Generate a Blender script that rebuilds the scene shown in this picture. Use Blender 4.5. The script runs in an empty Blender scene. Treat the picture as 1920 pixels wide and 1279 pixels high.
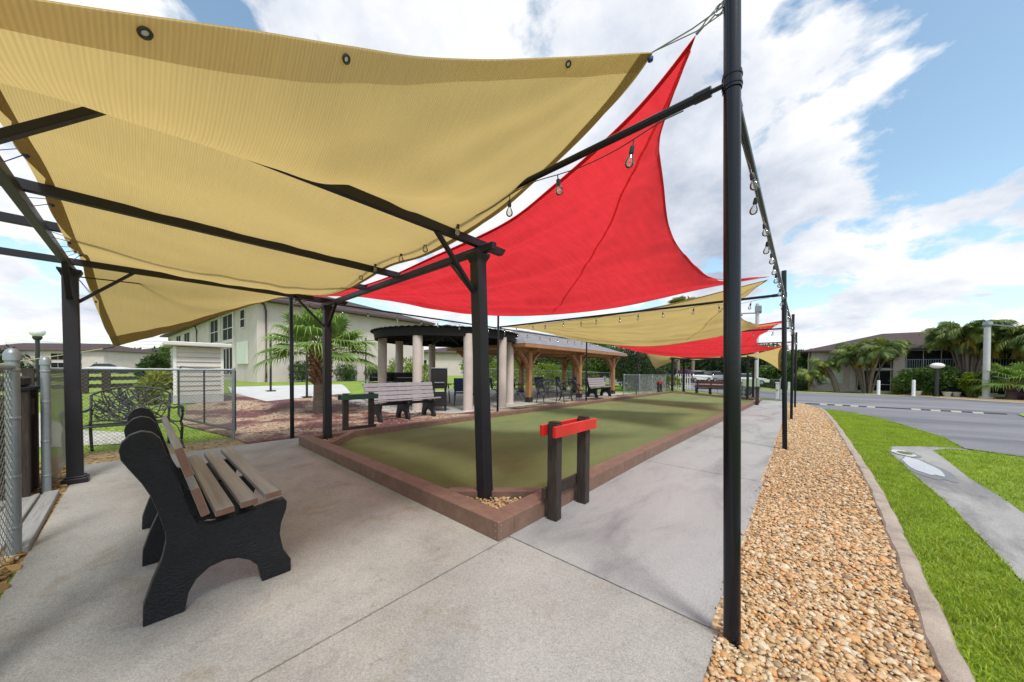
import bpy, bmesh, math, random
import numpy as np
from math import sin, cos, pi, radians, sqrt, atan2
from mathutils import Vector, Matrix, noise as mnoise
random.seed(7); rng = np.random.default_rng(7)
scn = bpy.context.scene
# ------------------------------------------------------------------ camera, sky, sun, exposure
YAW, PITCH, ROLL = -.725, -.013, .008
cy, sy = cos(YAW), sin(YAW)
F0 = Vector((sy, cy, 0)); R0 = Vector((cy, -sy, 0)); U0 = Vector((0, 0, 1))
F = F0*cos(PITCH)+U0*sin(PITCH); U1 = U0*cos(PITCH)-F0*sin(PITCH)
R = R0*cos(ROLL)+U1*sin(ROLL); U = U1*cos(ROLL)-R0*sin(ROLL)
cd = bpy.data.cameras.new('camera'); cam = bpy.data.objects.new('camera', cd)
scn.collection.objects.link(cam); scn.camera = cam
m3 = Matrix((R, U, -F)).transposed()
cam.matrix_world = Matrix.Translation((0, 0, 1.3)) @ m3.to_4x4()
cd.sensor_width = 36; cd.lens = 616.8/1920*36; cd.shift_y = 64.3/1920
cd.clip_start = .05; cd.clip_end = 2000
SUN_AZ, SUN_EL = radians(112), radians(60)      # azimuth measured from +Y towards +X
sd = bpy.data.lights.new('sun', 'SUN'); sd.energy = 2.1; sd.angle = radians(13); sd.color = (1, .965, .9)
so = bpy.data.objects.new('sun', sd); scn.collection.objects.link(so)
sdir = Vector((sin(SUN_AZ)*cos(SUN_EL), cos(SUN_AZ)*cos(SUN_EL), sin(SUN_EL)))
so.rotation_euler = sdir.to_track_quat('Z', 'Y').to_euler(); so.location = (0, 0, 30)
scn.view_settings.view_transform = 'Standard'; scn.view_settings.look = 'None'
scn.view_settings.exposure = 0.62; scn.view_settings.gamma = 1

def nd(nt, t, **kw):
    n = nt.nodes.new(t)
    for k, v in kw.items():
        if k.startswith('i_'):
            key = k[2:]; key = int(key) if key.isdigit() else key.replace('_', ' ')
            n.inputs[key].default_value = v
        else: setattr(n, k, v)
    return n
def math_(nt, op, a, b=None, c=None, clamp=False):
    n = nt.nodes.new('ShaderNodeMath'); n.operation = op; n.use_clamp = clamp
    for i, v in enumerate((a, b, c)):
        if v is None: continue
        if hasattr(v, 'links') or hasattr(v, 'is_output'): nt.links.new(v, n.inputs[i])
        else: n.inputs[i].default_value = v
    return n.outputs[0]
def mixc(nt, f, a, b, mode='MIX'):
    n = nt.nodes.new('ShaderNodeMix'); n.data_type = 'RGBA'; n.blend_type = mode
    for i, v in ((0, f), (6, a), (7, b)):
        if hasattr(v, 'is_output'): nt.links.new(v, n.inputs[i])
        elif i == 0: n.inputs[0].default_value = v
        else: n.inputs[i].default_value = (*v[:3], 1)
    return n.outputs[2]
def ramp(nt, f, stops):
    n = nt.nodes.new('ShaderNodeValToRGB'); nt.links.new(f, n.inputs[0]); e = n.color_ramp.elements
    while len(e) < len(stops): e.new(.5)
    for el, (p, c) in zip(e, stops):
        el.position = p; el.color = (c, c, c, 1) if isinstance(c, (int, float)) else (*c, 1)
    return n.outputs[0]
# world: Nishita sky with broken cumulus clouds laid on a cloud plane far overhead
w = bpy.data.worlds.new('World'); scn.world = w; w.use_nodes = True; nt = w.node_tree; nt.nodes.clear()
sky = nd(nt, 'ShaderNodeTexSky', sky_type='NISHITA', sun_disc=False, sun_elevation=SUN_EL, sun_rotation=SUN_AZ,
         air_density=1.0, dust_density=1.3, ozone_density=1.3)
tc = nd(nt, 'ShaderNodeTexCoord')
sep = nd(nt, 'ShaderNodeSeparateXYZ'); nt.links.new(tc.outputs['Generated'], sep.inputs[0])
zc = math_(nt, 'ADD', math_(nt, 'MAXIMUM', sep.outputs[2], 0.0), .3)
px = math_(nt, 'DIVIDE', sep.outputs[0], zc); py = math_(nt, 'DIVIDE', sep.outputs[1], zc)
comb = nd(nt, 'ShaderNodeCombineXYZ'); nt.links.new(px, comb.inputs[0]); nt.links.new(py, comb.inputs[1])
n1 = nd(nt, 'ShaderNodeTexNoise', i_Scale=2.7, i_Detail=11., i_Roughness=.57, i_Distortion=.15)
nt.links.new(comb.outputs[0], n1.inputs['Vector'])
cov = n1.outputs['Fac']
for (dx, dy, dz), k, amt in [((.179, .865, .468), 45, -.2), ((-.778, .087, .623), 250, -.28), ((.19, .93, .32), 200, -.06),
                             ((-.45, .55, .71), 9, .15), ((-.173, .898, .404), 30, .07), ((.07, .81, .58), 120, .06), ((.06, .93, .37), 90, .1),
                             ((.228, .947, .227), 50, .09), ((-.98, -.12, .2), 14, .06)]:
    dn = nd(nt, 'ShaderNodeVectorMath', operation='DOT_PRODUCT'); nt.links.new(tc.outputs['Generated'], dn.inputs[0])
    dn.inputs[1].default_value = Vector((dx, dy, dz)).normalized()
    g = math_(nt, 'EXPONENT', math_(nt, 'MULTIPLY', math_(nt, 'SUBTRACT', dn.outputs['Value'], 1.0), float(k)))
    cov = math_(nt, 'MULTIPLY_ADD', g, amt, cov)
mask = ramp(nt, cov, [(.465, 0.0), (.53, 1.0)])
off = nd(nt, 'ShaderNodeVectorMath', operation='ADD'); nt.links.new(comb.outputs[0], off.inputs[0]); off.inputs[1].default_value = (3.1, 1.7, 0)
n2 = nd(nt, 'ShaderNodeTexNoise', i_Scale=2.0, i_Detail=9., i_Roughness=.6); nt.links.new(off.outputs[0], n2.inputs['Vector'])
dn = nd(nt, 'ShaderNodeVectorMath', operation='DOT_PRODUCT'); nt.links.new(tc.outputs['Generated'], dn.inputs[0])
dn.inputs[1].default_value = Vector((-.1, .9, .36)).normalized()
g = math_(nt, 'EXPONENT', math_(nt, 'MULTIPLY', math_(nt, 'SUBTRACT', dn.outputs['Value'], 1.0), 55.))
sh = math_(nt, 'MULTIPLY_ADD', g, .2, n2.outputs['Fac'])
ccol = ramp(nt, sh, [(.43, (1.0, 1.0, 1.0)), (.6, (.72, .76, .84)), (.8, (.4, .46, .57))])
bg1 = nd(nt, 'ShaderNodeBackground', i_Strength=.15); nt.links.new(mixc(nt, 1., sky.outputs[0], (1.12, 1.16, 1.0), 'MULTIPLY'), bg1.inputs[0])
bg2 = nd(nt, 'ShaderNodeBackground', i_Strength=.72); nt.links.new(ccol, bg2.inputs[0])
ms = nd(nt, 'ShaderNodeMixShader'); nt.links.new(mask, ms.inputs[0]); nt.links.new(bg1.outputs[0], ms.inputs[1]); nt.links.new(bg2.outputs[0], ms.inputs[2])
wo = nd(nt, 'ShaderNodeOutputWorld'); nt.links.new(ms.outputs[0], wo.inputs[0])

# ------------------------------------------------------------------ terrain
def sm(t):
    t = min(1, max(0, t)); return t*t*(3-2*t)
def zt(x, y):
    return .45*sm((-x-9.5)/9.) - (.25*min(1, max(0, (y-5)/17.))+.6*sm((y-24)/20.))*sm((x+8)/6.)
# ------------------------------------------------------------------ materials
def mat(name, col, rough=.7, var=0., scale=8., bump=0., bscale=60., col2=None, spec=.5, metal=0., sscale=None, stains=None, coat=0, stretch=None, trans=0, attr=None):
    m = bpy.data.materials.new(name); m.use_nodes = True; nt = m.node_tree; b = nt.nodes['Principled BSDF']
    b.inputs['Roughness'].default_value = rough; b.inputs['Specular IOR Level'].default_value = spec; b.inputs['Metallic'].default_value = metal
    b.inputs['Coat Weight'].default_value = coat
    tc = nd(nt, 'ShaderNodeTexCoord'); vec = tc.outputs['Object']
    if stretch:
        mp = nd(nt, 'ShaderNodeMapping'); nt.links.new(vec, mp.inputs[0]); mp.inputs['Scale'].default_value = stretch; vec = mp.outputs[0]
    c = None
    if var or col2:
        n = nd(nt, 'ShaderNodeTexNoise', i_Scale=scale, i_Detail=6., i_Roughness=.6); nt.links.new(vec, n.inputs['Vector'])
        a = col; b2 = col2 if col2 else [max(0, v*(1-var)) for v in col]
        if not col2: a = [min(1, v*(1+var)) for v in col]
        c = mixc(nt, ramp(nt, n.outputs['Fac'], [(.35, 0.), (.65, 1.)]), a, b2)
    if sscale:   # fine speckle
        n = nd(nt, 'ShaderNodeTexNoise', i_Scale=sscale, i_Detail=3., i_Roughness=.7); nt.links.new(vec, n.inputs['Vector'])
        c = mixc(nt, ramp(nt, n.outputs['Fac'], [(.3, 0.), (.7, 1.)]), c if c else col, [1.25]*3, 'MULTIPLY') if False else \
            mixc(nt, 1., c if c else col, ramp(nt, n.outputs['Fac'], [(.3, .72), (.7, 1.22)]), 'MULTIPLY')
    if stains:
        for sc, lo, hi, sc_col in stains:
            n = nd(nt, 'ShaderNodeTexNoise', i_Scale=sc, i_Detail=7., i_Roughness=.65, i_Distortion=.6); nt.links.new(vec, n.inputs['Vector'])
            c = mixc(nt, ramp(nt, n.outputs['Fac'], [(lo, 0.), (hi, 1.)]), c, mixc(nt, 1., c, sc_col, 'MULTIPLY'))
    if attr:
        at = nd(nt, 'ShaderNodeAttribute', attribute_name='v')
        c = mixc(nt, 1., c if c else col, ramp(nt, at.outputs['Fac'], attr), 'MULTIPLY')
    if c: nt.links.new(c, b.inputs['Base Color'])
    else: b.inputs['Base Color'].default_value = (*col, 1)
    if bump:
        n = nd(nt, 'ShaderNodeTexNoise', i_Scale=bscale, i_Detail=5., i_Roughness=.6); nt.links.new(vec, n.inputs['Vector'])
        bn = nd(nt, 'ShaderNodeBump', i_Strength=bump, i_Distance=.02); nt.links.new(n.outputs['Fac'], bn.inputs['Height']); nt.links.new(bn.outputs[0], b.inputs['Normal'])
    if trans:   # light through thin leaves
        t = nd(nt, 'ShaderNodeBsdfTranslucent')
        if c: nt.links.new(c, t.inputs[0])
        else: t.inputs[0].default_value = (*col, 1)
        mx = nd(nt, 'ShaderNodeMixShader', i_0=trans); nt.links.new(b.outputs[0], mx.inputs[1]); nt.links.new(t.outputs[0], mx.inputs[2])
        nt.links.new(mx.outputs[0], nt.nodes['Material Output'].inputs[0])
    return m
def cloth_mat(name, col, tcol, freq, tr=.5, vv=1., st=(2, 60, 1), dist=.004):
    m = bpy.data.materials.new(name); m.use_nodes = True; nt = m.node_tree; b = nt.nodes['Principled BSDF']
    b.inputs['Roughness'].default_value = .85; b.inputs['Specular IOR Level'].default_value = .15
    uv = nd(nt, 'ShaderNodeUVMap', uv_map='UVMap'); s = nd(nt, 'ShaderNodeSeparateXYZ'); nt.links.new(uv.outputs[0], s.inputs[0])
    wv = math_(nt, 'SINE', math_(nt, 'MULTIPLY', s.outputs[1], freq))
    n = nd(nt, 'ShaderNodeTexNoise', i_Scale=1.4, i_Detail=5.); nt.links.new(uv.outputs[0], n.inputs['Vector'])
    mp = nd(nt, 'ShaderNodeMapping'); nt.links.new(uv.outputs[0], mp.inputs[0]); mp.inputs['Scale'].default_value = st
    n3 = nd(nt, 'ShaderNodeTexNoise', i_Scale=2., i_Detail=4.); nt.links.new(mp.outputs[0], n3.inputs['Vector'])
    k = math_(nt, 'MULTIPLY_ADD', wv, .06, 1.0)
    k = math_(nt, 'MULTIPLY', k, math_(nt, 'MULTIPLY_ADD', n.outputs['Fac'], .22*vv, 1-.11*vv))
    k = math_(nt, 'MULTIPLY', k, math_(nt, 'MULTIPLY_ADD', n3.outputs['Fac'], .3*vv, 1-.15*vv))
    cc = nd(nt, 'ShaderNodeCombineColor'); [nt.links.new(k, cc.inputs[i]) for i in range(3)]
    c1 = mixc(nt, 1., col, cc.outputs[0], 'MULTIPLY'); c2 = mixc(nt, 1., tcol, cc.outputs[0], 'MULTIPLY')
    nt.links.new(c1, b.inputs['Base Color'])
    h = math_(nt, 'MULTIPLY_ADD', wv, .3, math_(nt, 'MULTIPLY', n3.outputs['Fac'], 1.2))
    bn = nd(nt, 'ShaderNodeBump', i_Strength=.5, i_Distance=dist); nt.links.new(h, bn.inputs['Height']); nt.links.new(bn.outputs[0], b.inputs['Normal'])
    t = nd(nt, 'ShaderNodeBsdfTranslucent'); nt.links.new(c2, t.inputs[0]); nt.links.new(bn.outputs[0], t.inputs['Normal'])
    mx = nd(nt, 'ShaderNodeMixShader', i_0=tr); nt.links.new(b.outputs[0], mx.inputs[1]); nt.links.new(t.outputs[0], mx.inputs[2])
    nt.links.new(mx.outputs[0], nt.nodes['Material Output'].inputs[0]); return m
def cell_mat(name, stops, scale, rough=.8, bump=.8, mixcol=None):
    """loose stones: one colour per voronoi cell"""
    m = bpy.data.materials.new(name); m.use_nodes = True; nt = m.node_tree; b = nt.nodes['Principled BSDF']; b.inputs['Roughness'].default_value = rough
    tc = nd(nt, 'ShaderNodeTexCoord'); v = nd(nt, 'ShaderNodeTexVoronoi', i_Scale=scale); nt.links.new(tc.outputs['Object'], v.inputs['Vector'])
    s = nd(nt, 'ShaderNodeSeparateColor'); nt.links.new(v.outputs['Color'], s.inputs[0])
    c = ramp(nt, s.outputs[0], stops)
    if mixcol:
        n = nd(nt, 'ShaderNodeTexNoise', i_Scale=mixcol[1], i_Detail=4., i_Roughness=.55); nt.links.new(tc.outputs['Object'], n.inputs['Vector'])
        c2 = ramp(nt, s.outputs[1], mixcol[0]); c = mixc(nt, ramp(nt, n.outputs['Fac'], [(.46, 0.), (.54, 1.)]), c, c2)
    nt.links.new(c, b.inputs['Base Color'])
    bn = nd(nt, 'ShaderNodeBump', i_Strength=bump, i_Distance=.02, invert=True); nt.links.new(v.outputs['Distance'], bn.inputs['Height']); nt.links.new(bn.outputs[0], b.inputs['Normal'])
    return m
M = {}
M['ground'] = mat('soil', (.09, .1, .045), .95, .3, 2)
M['lawn'] = mat('lawn', (.2, .29, .035), .9, .2, 1.5, .9, 90, sscale=60, stains=[(.35, .45, .7, (1.25, 1.05, .9)), (9, .5, .7, (.72, .8, .7))])
M['grass'] = mat('grass_blades', (.31, .43, .035), .6, .15, 3, trans=.4, attr=[(0, (.7, .75, .7)), (.6, (1.05, 1.05, 1)), (.93, (1.3, 1.1, 1.1)), (1., (2.1, 1.1, 2.2))])
M['concrete'] = mat('broom_concrete', (.375, .365, .345), .85, .1, 1.3, .5, 150, sscale=120, spec=.3,
    stains=[(1.1, .5, .72, (.8, .8, .82)), (3.2, .56, .7, (.86, .8, .72)), (30, .55, .75, (.86, .86, .87)), (7, .58, .66, (.9, .9, .92)), (22, .7, .73, (.55, .52, .5)), (.55, .5, .68, (1.1, 1.06, 1.0)), (14, .62, .72, (.72, .7, .68))])
M['concrete2'] = mat('wet_stained_concrete', (.33, .33, .328), .75, .08, 1.3, .3, 120, sscale=150, stretch=(1.6, .5, 1),
    stains=[(1.3, .5, .72, (.62, .62, .65)), (3.2, .55, .75, (.8, .8, .8))])
M['gutterconc'] = mat('gutter_concrete', (.3, .295, .29), .8, .08, 1.3, .3, 120, sscale=150, stretch=(1.6, .5, 1), stains=[(.9, .46, .6, (.55, .55, .58)), (3.2, .55, .7, (.75, .75, .75))])
M['padconc'] = mat('pale_concrete', (.5, .5, .5), .85, .06, 2, .2, 90)
M['pavconc'] = mat('patio_concrete', (.4, .38, .35), .85, .12, 2, .2, 90)
M['edging'] = mat('concrete_edging', (.36, .3, .25), .85, .14, 5, .4, 120, sscale=160, stains=[(4, .52, .68, (.68, .66, .66)), (2, .55, .7, (.8, .75, .7))])
M['asphalt'] = mat('asphalt', (.17, .17, .19), .75, .12, .5, .4, 120, stretch=(.35, 1, 1), sscale=90, stains=[(.5, .5, .62, (.7, .7, .74)), (1.6, .54, .66, (.78, .78, .82)), (.2, .5, .6, (1.25, 1.2, 1.15))])
M['gravelbed'] = cell_mat('pebble_bed', [(0, (.32, .2, .1)), (.3, (.5, .34, .18)), (.6, (.6, .48, .32)), (1, (.35, .25, .18))], 34)
M['pebble'] = mat('river_pebbles', (.5, .375, .23), .5, .08, 30, .25, 120, attr=[(0, (.42, .37, .38)), (.14, (.85, .72, .55)), (.35, (1.1, .98, .8)), (.55, (1.15, .75, .42)), (.75, (1.1, 1.15, 1.2)), (.94, (1.15, 1.25, 1.4)), (1., (1.25, 1.45, 1.8))], sscale=60)
M['mulch'] = cell_mat('lava_rock_and_gravel', [(0, (.06, .018, .022)), (.5, (.14, .045, .05)), (1, (.19, .08, .08))], 28, mixcol=([(0, (.17, .1, .06)), (.5, (.42, .3, .2)), (1, (.5, .4, .3))], .8))
M['mulch_b'] = cell_mat('bark_chips', [(0, (.12, .07, .03)), (.5, (.36, .24, .1)), (1, (.45, .36, .2))], 30)
M['turf'] = mat('artificial_turf', (.178, .2, .088), .95, .1, 1.2, .8, 260, sscale=110, spec=.1, stretch=(1, .45, 1), stains=[(.7, .5, .65, (1.14, 1.06, .97)), (.5, .52, .66, (.96, 1.08, .9)), (5, .55, .7, (.9, .9, .9))])
M['border'] = mat('brown_composite_board', (.178, .102, .074), .62, .12, 4, .25, 60, stretch=(3, 3, 3), stains=[(2.2, .5, .7, (1.28, 1.28, 1.3)), (7, .6, .7, (.75, .72, .7))])
M['perg'] = mat('charcoal_painted_steel', (.016, .014, .02), .45, .12, 6, .05, 80, spec=.35)
M['pole'] = mat('black_gloss_pole', (.004, .005, .011), .2, .1, 5, .03, 30, spec=.4)
M['steelcab'] = mat('steel_cable', (.3, .31, .33), .35, metal=.9)
M['brass'] = mat('brass_eyelet', (.5, .42, .25), .35, metal=.9)
M['blueclip'] = mat('blue_plastic', (.02, .05, .22), .4)
M['rope'] = mat('straw_rope', (.5, .46, .22), .8)
M['tan'] = cloth_mat('tan_shade_cloth', (.49, .37, .175), (.61, .445, .17), 2*pi/.011, .52, .8, (2, 120, 1), .003)
M['tanhem2'] = cloth_mat('tan_hem_band', (.7, .58, .36), (.84, .7, .42), 2*pi/.011, .5, .8)
M['tanhem'] = cloth_mat('tan_hem', (.38, .28, .13), (.3, .2, .08), 2*pi/.014, .35)
M['red'] = cloth_mat('red_shade_cloth', (.78, .075, .085), (.86, .04, .055), 2*pi/.02, .5, 1.2, (9, 1.6, 1), .012)  # tone patches and streaks put sheen and fold shading into the colour
M['redhem'] = cloth_mat('red_hem', (.5, .015, .025), (.5, .02, .02), 2*pi/.03, .3)
M['panel'] = mat('black_recycled_plastic', (.008, .009, .013), .36, .2, 12, .8, 75, stretch=(1, .7, 1.4), spec=.38)
M['slat'] = mat('brown_plastic_lumber', (.2, .1, .07), .7, .12, 5, .25, 50, stretch=(.25, 3, 3))
M['slattop'] = mat('weathered_plastic_lumber', (.42, .41, .41), .6, .2, 5, .3, 50, stretch=(.25, 5, 3), col2=(.28, .265, .26))
M['slatpurp'] = mat('mauve_grey_lumber', (.31, .27, .29), .7, .12, 5, .2, 50, stretch=(3, .25, 3))
M['slatred'] = mat('red_brown_lumber', (.16, .05, .035), .7, .15, 5, .2, 50)
M['iron'] = mat('black_cast_iron', (.02, .021, .022), .32, .2, 20, .2, 80, spec=.6)
M['galv'] = mat('galvanised_steel', (.26, .295, .33), .4, .08, 6, .05, 50, metal=.35, stains=[(5, .52, .7, (.8, .8, .84))])
M['wire'] = mat('chain_link_wire', (.2, .215, .22), .45, metal=.6)
M['timber'] = mat('stained_cedar', (.37, .18, .085), .6, .2, 6, .2, 40, stretch=(4, 4, .5))
M['darkwood'] = mat('dark_weathered_timber', (.062, .042, .034), .75, .3, 10, .7, 60, stretch=(8, 8, .7), col2=(.025, .018, .016))
M['woodgrey'] = mat('grey_deck_board', (.28, .28, .28), .8, .2, 6, .4, 60, stretch=(.4, 6, 3))
M['redpaint'] = mat('red_gloss_paint', (.6, .02, .018), .35, .1, 6, .1, 60)
M['greenpaint'] = mat('green_gloss_paint', (.012, .07, .045), .4, .12, 6)
M['stucco'] = mat('stucco', (.56, .49, .47), .92, .05, 1, .25, 90, stains=[(.35, .5, .7, (.93, .92, .91))])
M['stucco2'] = mat('pink_stucco', (.58, .49, .45), .92, .06, 3, .25, 70)
M['white'] = mat('white_paint', (.74, .74, .72), .55, .04, 3)
M['trim'] = mat('pale_trim', (.6, .58, .55), .6, .05, 3)
M['shutter'] = mat('white_shutter', (.62, .66, .6), .6, .05, 3)
M['roof'] = mat('brown_shingles', (.055, .034, .034), .9, .22, 2, .6, 30, sscale=26, stains=[(.5, .5, .7, (1.25, 1.2, 1.2))])
M['roofgrey'] = mat('grey_shingles', (.2, .19, .21), .9, .2, 4, .6, 30, sscale=22)
M['fascia'] = mat('brown_fascia', (.07, .045, .04), .6, .1, 3)
M['glass'] = mat('dark_screen', (.012, .013, .016), .7, .3, 1.5, spec=.15)
M['carglass'] = mat('car_glass', (.02, .022, .025), .08)
M['siding'] = mat('vinyl_siding', (.56, .52, .49), .7, .05, 2)
M['darkroof'] = mat('dark_metal_roof', (.014, .012, .012), .9, .2, 4)
M['bluefab'] = mat('navy_fabric', (.02, .035, .1), .8, .2, 8)
M['lawnchair'] = mat('dark_frame', (.03, .03, .035), .5)
M['table'] = mat('grey_table_top', (.4, .42, .46), .5, .08, 5)
M['globe'] = mat('milk_glass', (.8, .8, .8), .25, spec=.6)
M['trunk'] = mat('grey_bark', (.16, .13, .1), .9, .3, 6, .8, 30, stretch=(2, 2, .6))
M['palmtrunk'] = mat('palm_trunk', (.2, .15, .12), .9, .3, 6, .8, 30, stretch=(1, 1, 5))
M['boot'] = mat('palm_boots', (.22, .12, .07), .85, .35, 8, .5, 30)
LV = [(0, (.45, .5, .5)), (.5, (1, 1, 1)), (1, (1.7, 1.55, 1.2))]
M['leaf'] = mat('green_leaves', (.085, .16, .03), .55, .2, .8, trans=.3, attr=LV)
M['leafdark'] = mat('dark_leaves', (.035, .07, .022), .55, .25, .8, trans=.25, attr=LV)
M['leaflime'] = mat('lime_leaves', (.17, .24, .015), .55, .3, 1.5, trans=.35, attr=LV)
M['leafhedge'] = mat('hedge_leaves', (.05, .095, .02), .55, .25, 2, trans=.3, attr=LV)
M['croton'] = mat('croton_leaves', (.12, .2, .015), .5, trans=.3, var=.0, col2=(.32, .3, .02), scale=3, attr=LV)
M['purpleleaf'] = mat('purple_leaves', (.13, .04, .12), .6, .2, 2, attr=LV)
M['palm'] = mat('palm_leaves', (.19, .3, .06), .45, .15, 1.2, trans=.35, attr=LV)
M['arecaleaf'] = mat('areca_leaves', (.13, .19, .035), .5, .2, .5, trans=.3, attr=[(0, (.5, .6, .6)), (.5, (1, 1, 1)), (.82, (1.6, 1.3, .9)), (.92, (2.6, 1.35, .9)), (1, (3., 1.4, 1))])
M['wetwater'] = mat('puddle_water', (.32, .35, .39), .02, spec=1.)
M['wetwater'].node_tree.nodes['Principled BSDF'].inputs['IOR'].default_value = 1.9
M['wetconc'] = mat('wet_concrete', (.13, .13, .135), .3, .15, 4)
M['carwhite'] = mat('white_car_paint', (.7, .7, .7), .2, coat=.6)
M['cargrey'] = mat('silver_car_paint', (.35, .37, .4), .25, metal=.3, coat=.6)
M['carblue'] = mat('dark_blue_car_paint', (.03, .04, .08), .2, coat=.6)
M['rubber'] = mat('black_rubber', (.02, .02, .02), .7)
M['paleyellow'] = mat('pale_yellow_paint', (.36, .34, .27), .7)
M['signface'] = mat('pale_green_panel', (.4, .5, .36), .6)
M['pot'] = mat('clay_pot', (.35, .2, .14), .8)
def bulbmat():
    m = bpy.data.materials.new('clear_bulb_glass'); m.use_nodes = True; nt = m.node_tree; nt.nodes.clear()
    t = nd(nt, 'ShaderNodeBsdfTransparent'); t.inputs[0].default_value = (.93, .93, .92, 1)
    g = nd(nt, 'ShaderNodeBsdfGlossy', i_Roughness=.05); f = nd(nt, 'ShaderNodeFresnel', i_IOR=1.6)
    mx = nd(nt, 'ShaderNodeMixShader'); nt.links.new(math_(nt, 'ADD', f.outputs[0], .12), mx.inputs[0]); nt.links.new(t.outputs[0], mx.inputs[1]); nt.links.new(g.outputs[0], mx.inputs[2])
    o = nd(nt, 'ShaderNodeOutputMaterial'); nt.links.new(mx.outputs[0], o.inputs[0]); return m
M['bulb'] = bulbmat()
# ------------------------------------------------------------------ mesh builder and tagging
C = scn.collection
def tag(o, label=None, cat=None, group=None, kind=None):
    if label: o['label'] = label
    if cat: o['category'] = cat
    if group: o['group'] = group
    if kind: o['kind'] = kind
    return o
def thing(name, label, cat, loc=(0, 0, 0), rz=0., group=None):
    o = bpy.data.objects.new(name, None); o.empty_display_size = .2; C.objects.link(o)
    o.location = loc; o.rotation_euler = (0, 0, rz); return tag(o, label, cat, group)
class MB:
    def __init__(s): s.v = []; s.f = []; s.uv = None; s.att = None
    def add(s, vs, fs):
        n = len(s.v); s.v += [tuple(p) for p in vs]; s.f += [tuple(i+n for i in q) for q in fs]; return s
    def box(s, c, d, rz=0., tilt=None):
        x, y, z = [k/2 for k in d]; vs = [Vector((a*x, b*y, e*z)) for e in (-1, 1) for a, b in ((-1, -1), (1, -1), (1, 1), (-1, 1))]
        m = Matrix.Rotation(rz, 3, 'Z')
        if tilt: m = m @ Matrix.Rotation(tilt[0], 3, tilt[1])
        return s.add([m @ p+Vector(c) for p in vs], [(3, 2, 1, 0), (4, 5, 6, 7), (0, 1, 5, 4), (1, 2, 6, 5), (2, 3, 7, 6), (3, 0, 4, 7)])
    def beam(s, a, b, w, h, up=(0, 0, 1), cut=0.):
        a, b = Vector(a), Vector(b); t = (b-a).normalized(); u = Vector(up); r = t.cross(u)
        if r.length < 1e-4: r = t.cross(Vector((0, 1, 0)))
        r.normalize(); u = r.cross(t)
        vs = [a+r*x*w/2+u*y*h/2-(t*cut if y > 0 else t*0) for x, y in ((-1, -1), (1, -1), (1, 1), (-1, 1))]+[b+r*x*w/2+u*y*h/2+(t*cut if y > 0 else t*0) for x, y in ((-1, -1), (1, -1), (1, 1), (-1, 1))]
        return s.add(vs, [(3, 2, 1, 0), (4, 5, 6, 7), (0, 1, 5, 4), (1, 2, 6, 5), (2, 3, 7, 6), (3, 0, 4, 7)])
    def tube(s, pts, r, n=8, cap=True):
        pts = [Vector(p) for p in pts]; k = len(pts); rs = r if isinstance(r, (list, tuple)) else [r]*k
        ref = Vector((0, 0, 1)); t0 = (pts[1]-pts[0]).normalized()
        if abs(t0.z) > .9: ref = Vector((1, 0, 0))
        vs = []
        for i, p in enumerate(pts):
            t = (pts[min(i+1, k-1)]-pts[max(i-1, 0)]).normalized(); a = t.cross(ref)
            if a.length < 1e-3: a = t.cross(Vector((0, 1, .1)))
            a.normalize(); b = a.cross(t)
            vs += [p+(a*cos(2*pi*j/n)+b*sin(2*pi*j/n))*rs[i] for j in range(n)]
        fs = [(i*n+j, i*n+(j+1) % n, (i+1)*n+(j+1) % n, (i+1)*n+j) for i in range(k-1) for j in range(n)]
        if cap: fs += [tuple(range(n-1, -1, -1)), tuple(range((k-1)*n, k*n))]
        return s.add(vs, fs)
    def lathe(s, prof, c=(0, 0, 0), n=20):
        c = Vector(c); vs = [c+Vector((r*cos(2*pi*j/n), r*sin(2*pi*j/n), z)) for r, z in prof for j in range(n)]; k = len(prof)
        fs = [(i*n+j, i*n+(j+1) % n, (i+1)*n+(j+1) % n, (i+1)*n+j) for i in range(k-1) for j in range(n)]
        fs += [tuple(range(n-1, -1, -1)), tuple(range((k-1)*n, k*n))]
        return s.add(vs, fs)
    def prism(s, poly, a, b, fn):
        """polygon of (p, q); fn(p, q, t) -> point, extruded from t=a to t=b"""
        n = len(poly); vs = [fn(p, q, a) for p, q in poly]+[fn(p, q, b) for p, q in poly]
        return s.add(vs, [tuple(range(n)), tuple(range(2*n-1, n-1, -1))]+[(i, i+n, (i+1) % n+n, (i+1) % n) for i in range(n)])
    def arr(s, V, Fc):
        n = len(s.v); s.v += [tuple(p) for p in V.tolist()]; s.f += [tuple(i+n for i in q) for q in Fc.tolist()]; return s
    def build(s, name, m, parent=None, smooth=False, bevel=0., world=False, bseg=1):
        me = bpy.data.meshes.new(name); off = Vector((0, 0, 0))
        if world and parent is not None:
            off = Vector(parent.location)
            if parent.parent: off = off+Vector(parent.parent.location)
        vs = [(p[0]-off.x, p[1]-off.y, p[2]-off.z) for p in s.v] if world else s.v
        me.from_pydata(vs, [], s.f); me.validate(); me.update()
        if s.uv is not None:
            ul = me.uv_layers.new(name='UVMap'); li = np.zeros(len(me.loops), dtype=np.int32); me.loops.foreach_get('vertex_index', li)
            ul.data.foreach_set('uv', np.array(s.uv, dtype=np.float32)[li].ravel())
        if s.att is not None:
            at = me.attributes.new('v', 'FLOAT', 'POINT'); at.data.foreach_set('value', np.array(s.att, dtype=np.float32))
        me.materials.append(M[m] if isinstance(m, str) else m)
        bm = bmesh.new(); bm.from_mesh(me)
        if s.uv is None and s.att is None: bmesh.ops.recalc_face_normals(bm, faces=bm.faces)
        if bevel: bmesh.ops.bevel(bm, geom=[e for e in bm.edges if len(e.link_faces) == 2 and e.calc_face_angle(0) > .5], offset=bevel, segments=bseg, affect='EDGES', profile=.6, clamp_overlap=True)
        bm.to_mesh(me); bm.free()
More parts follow.
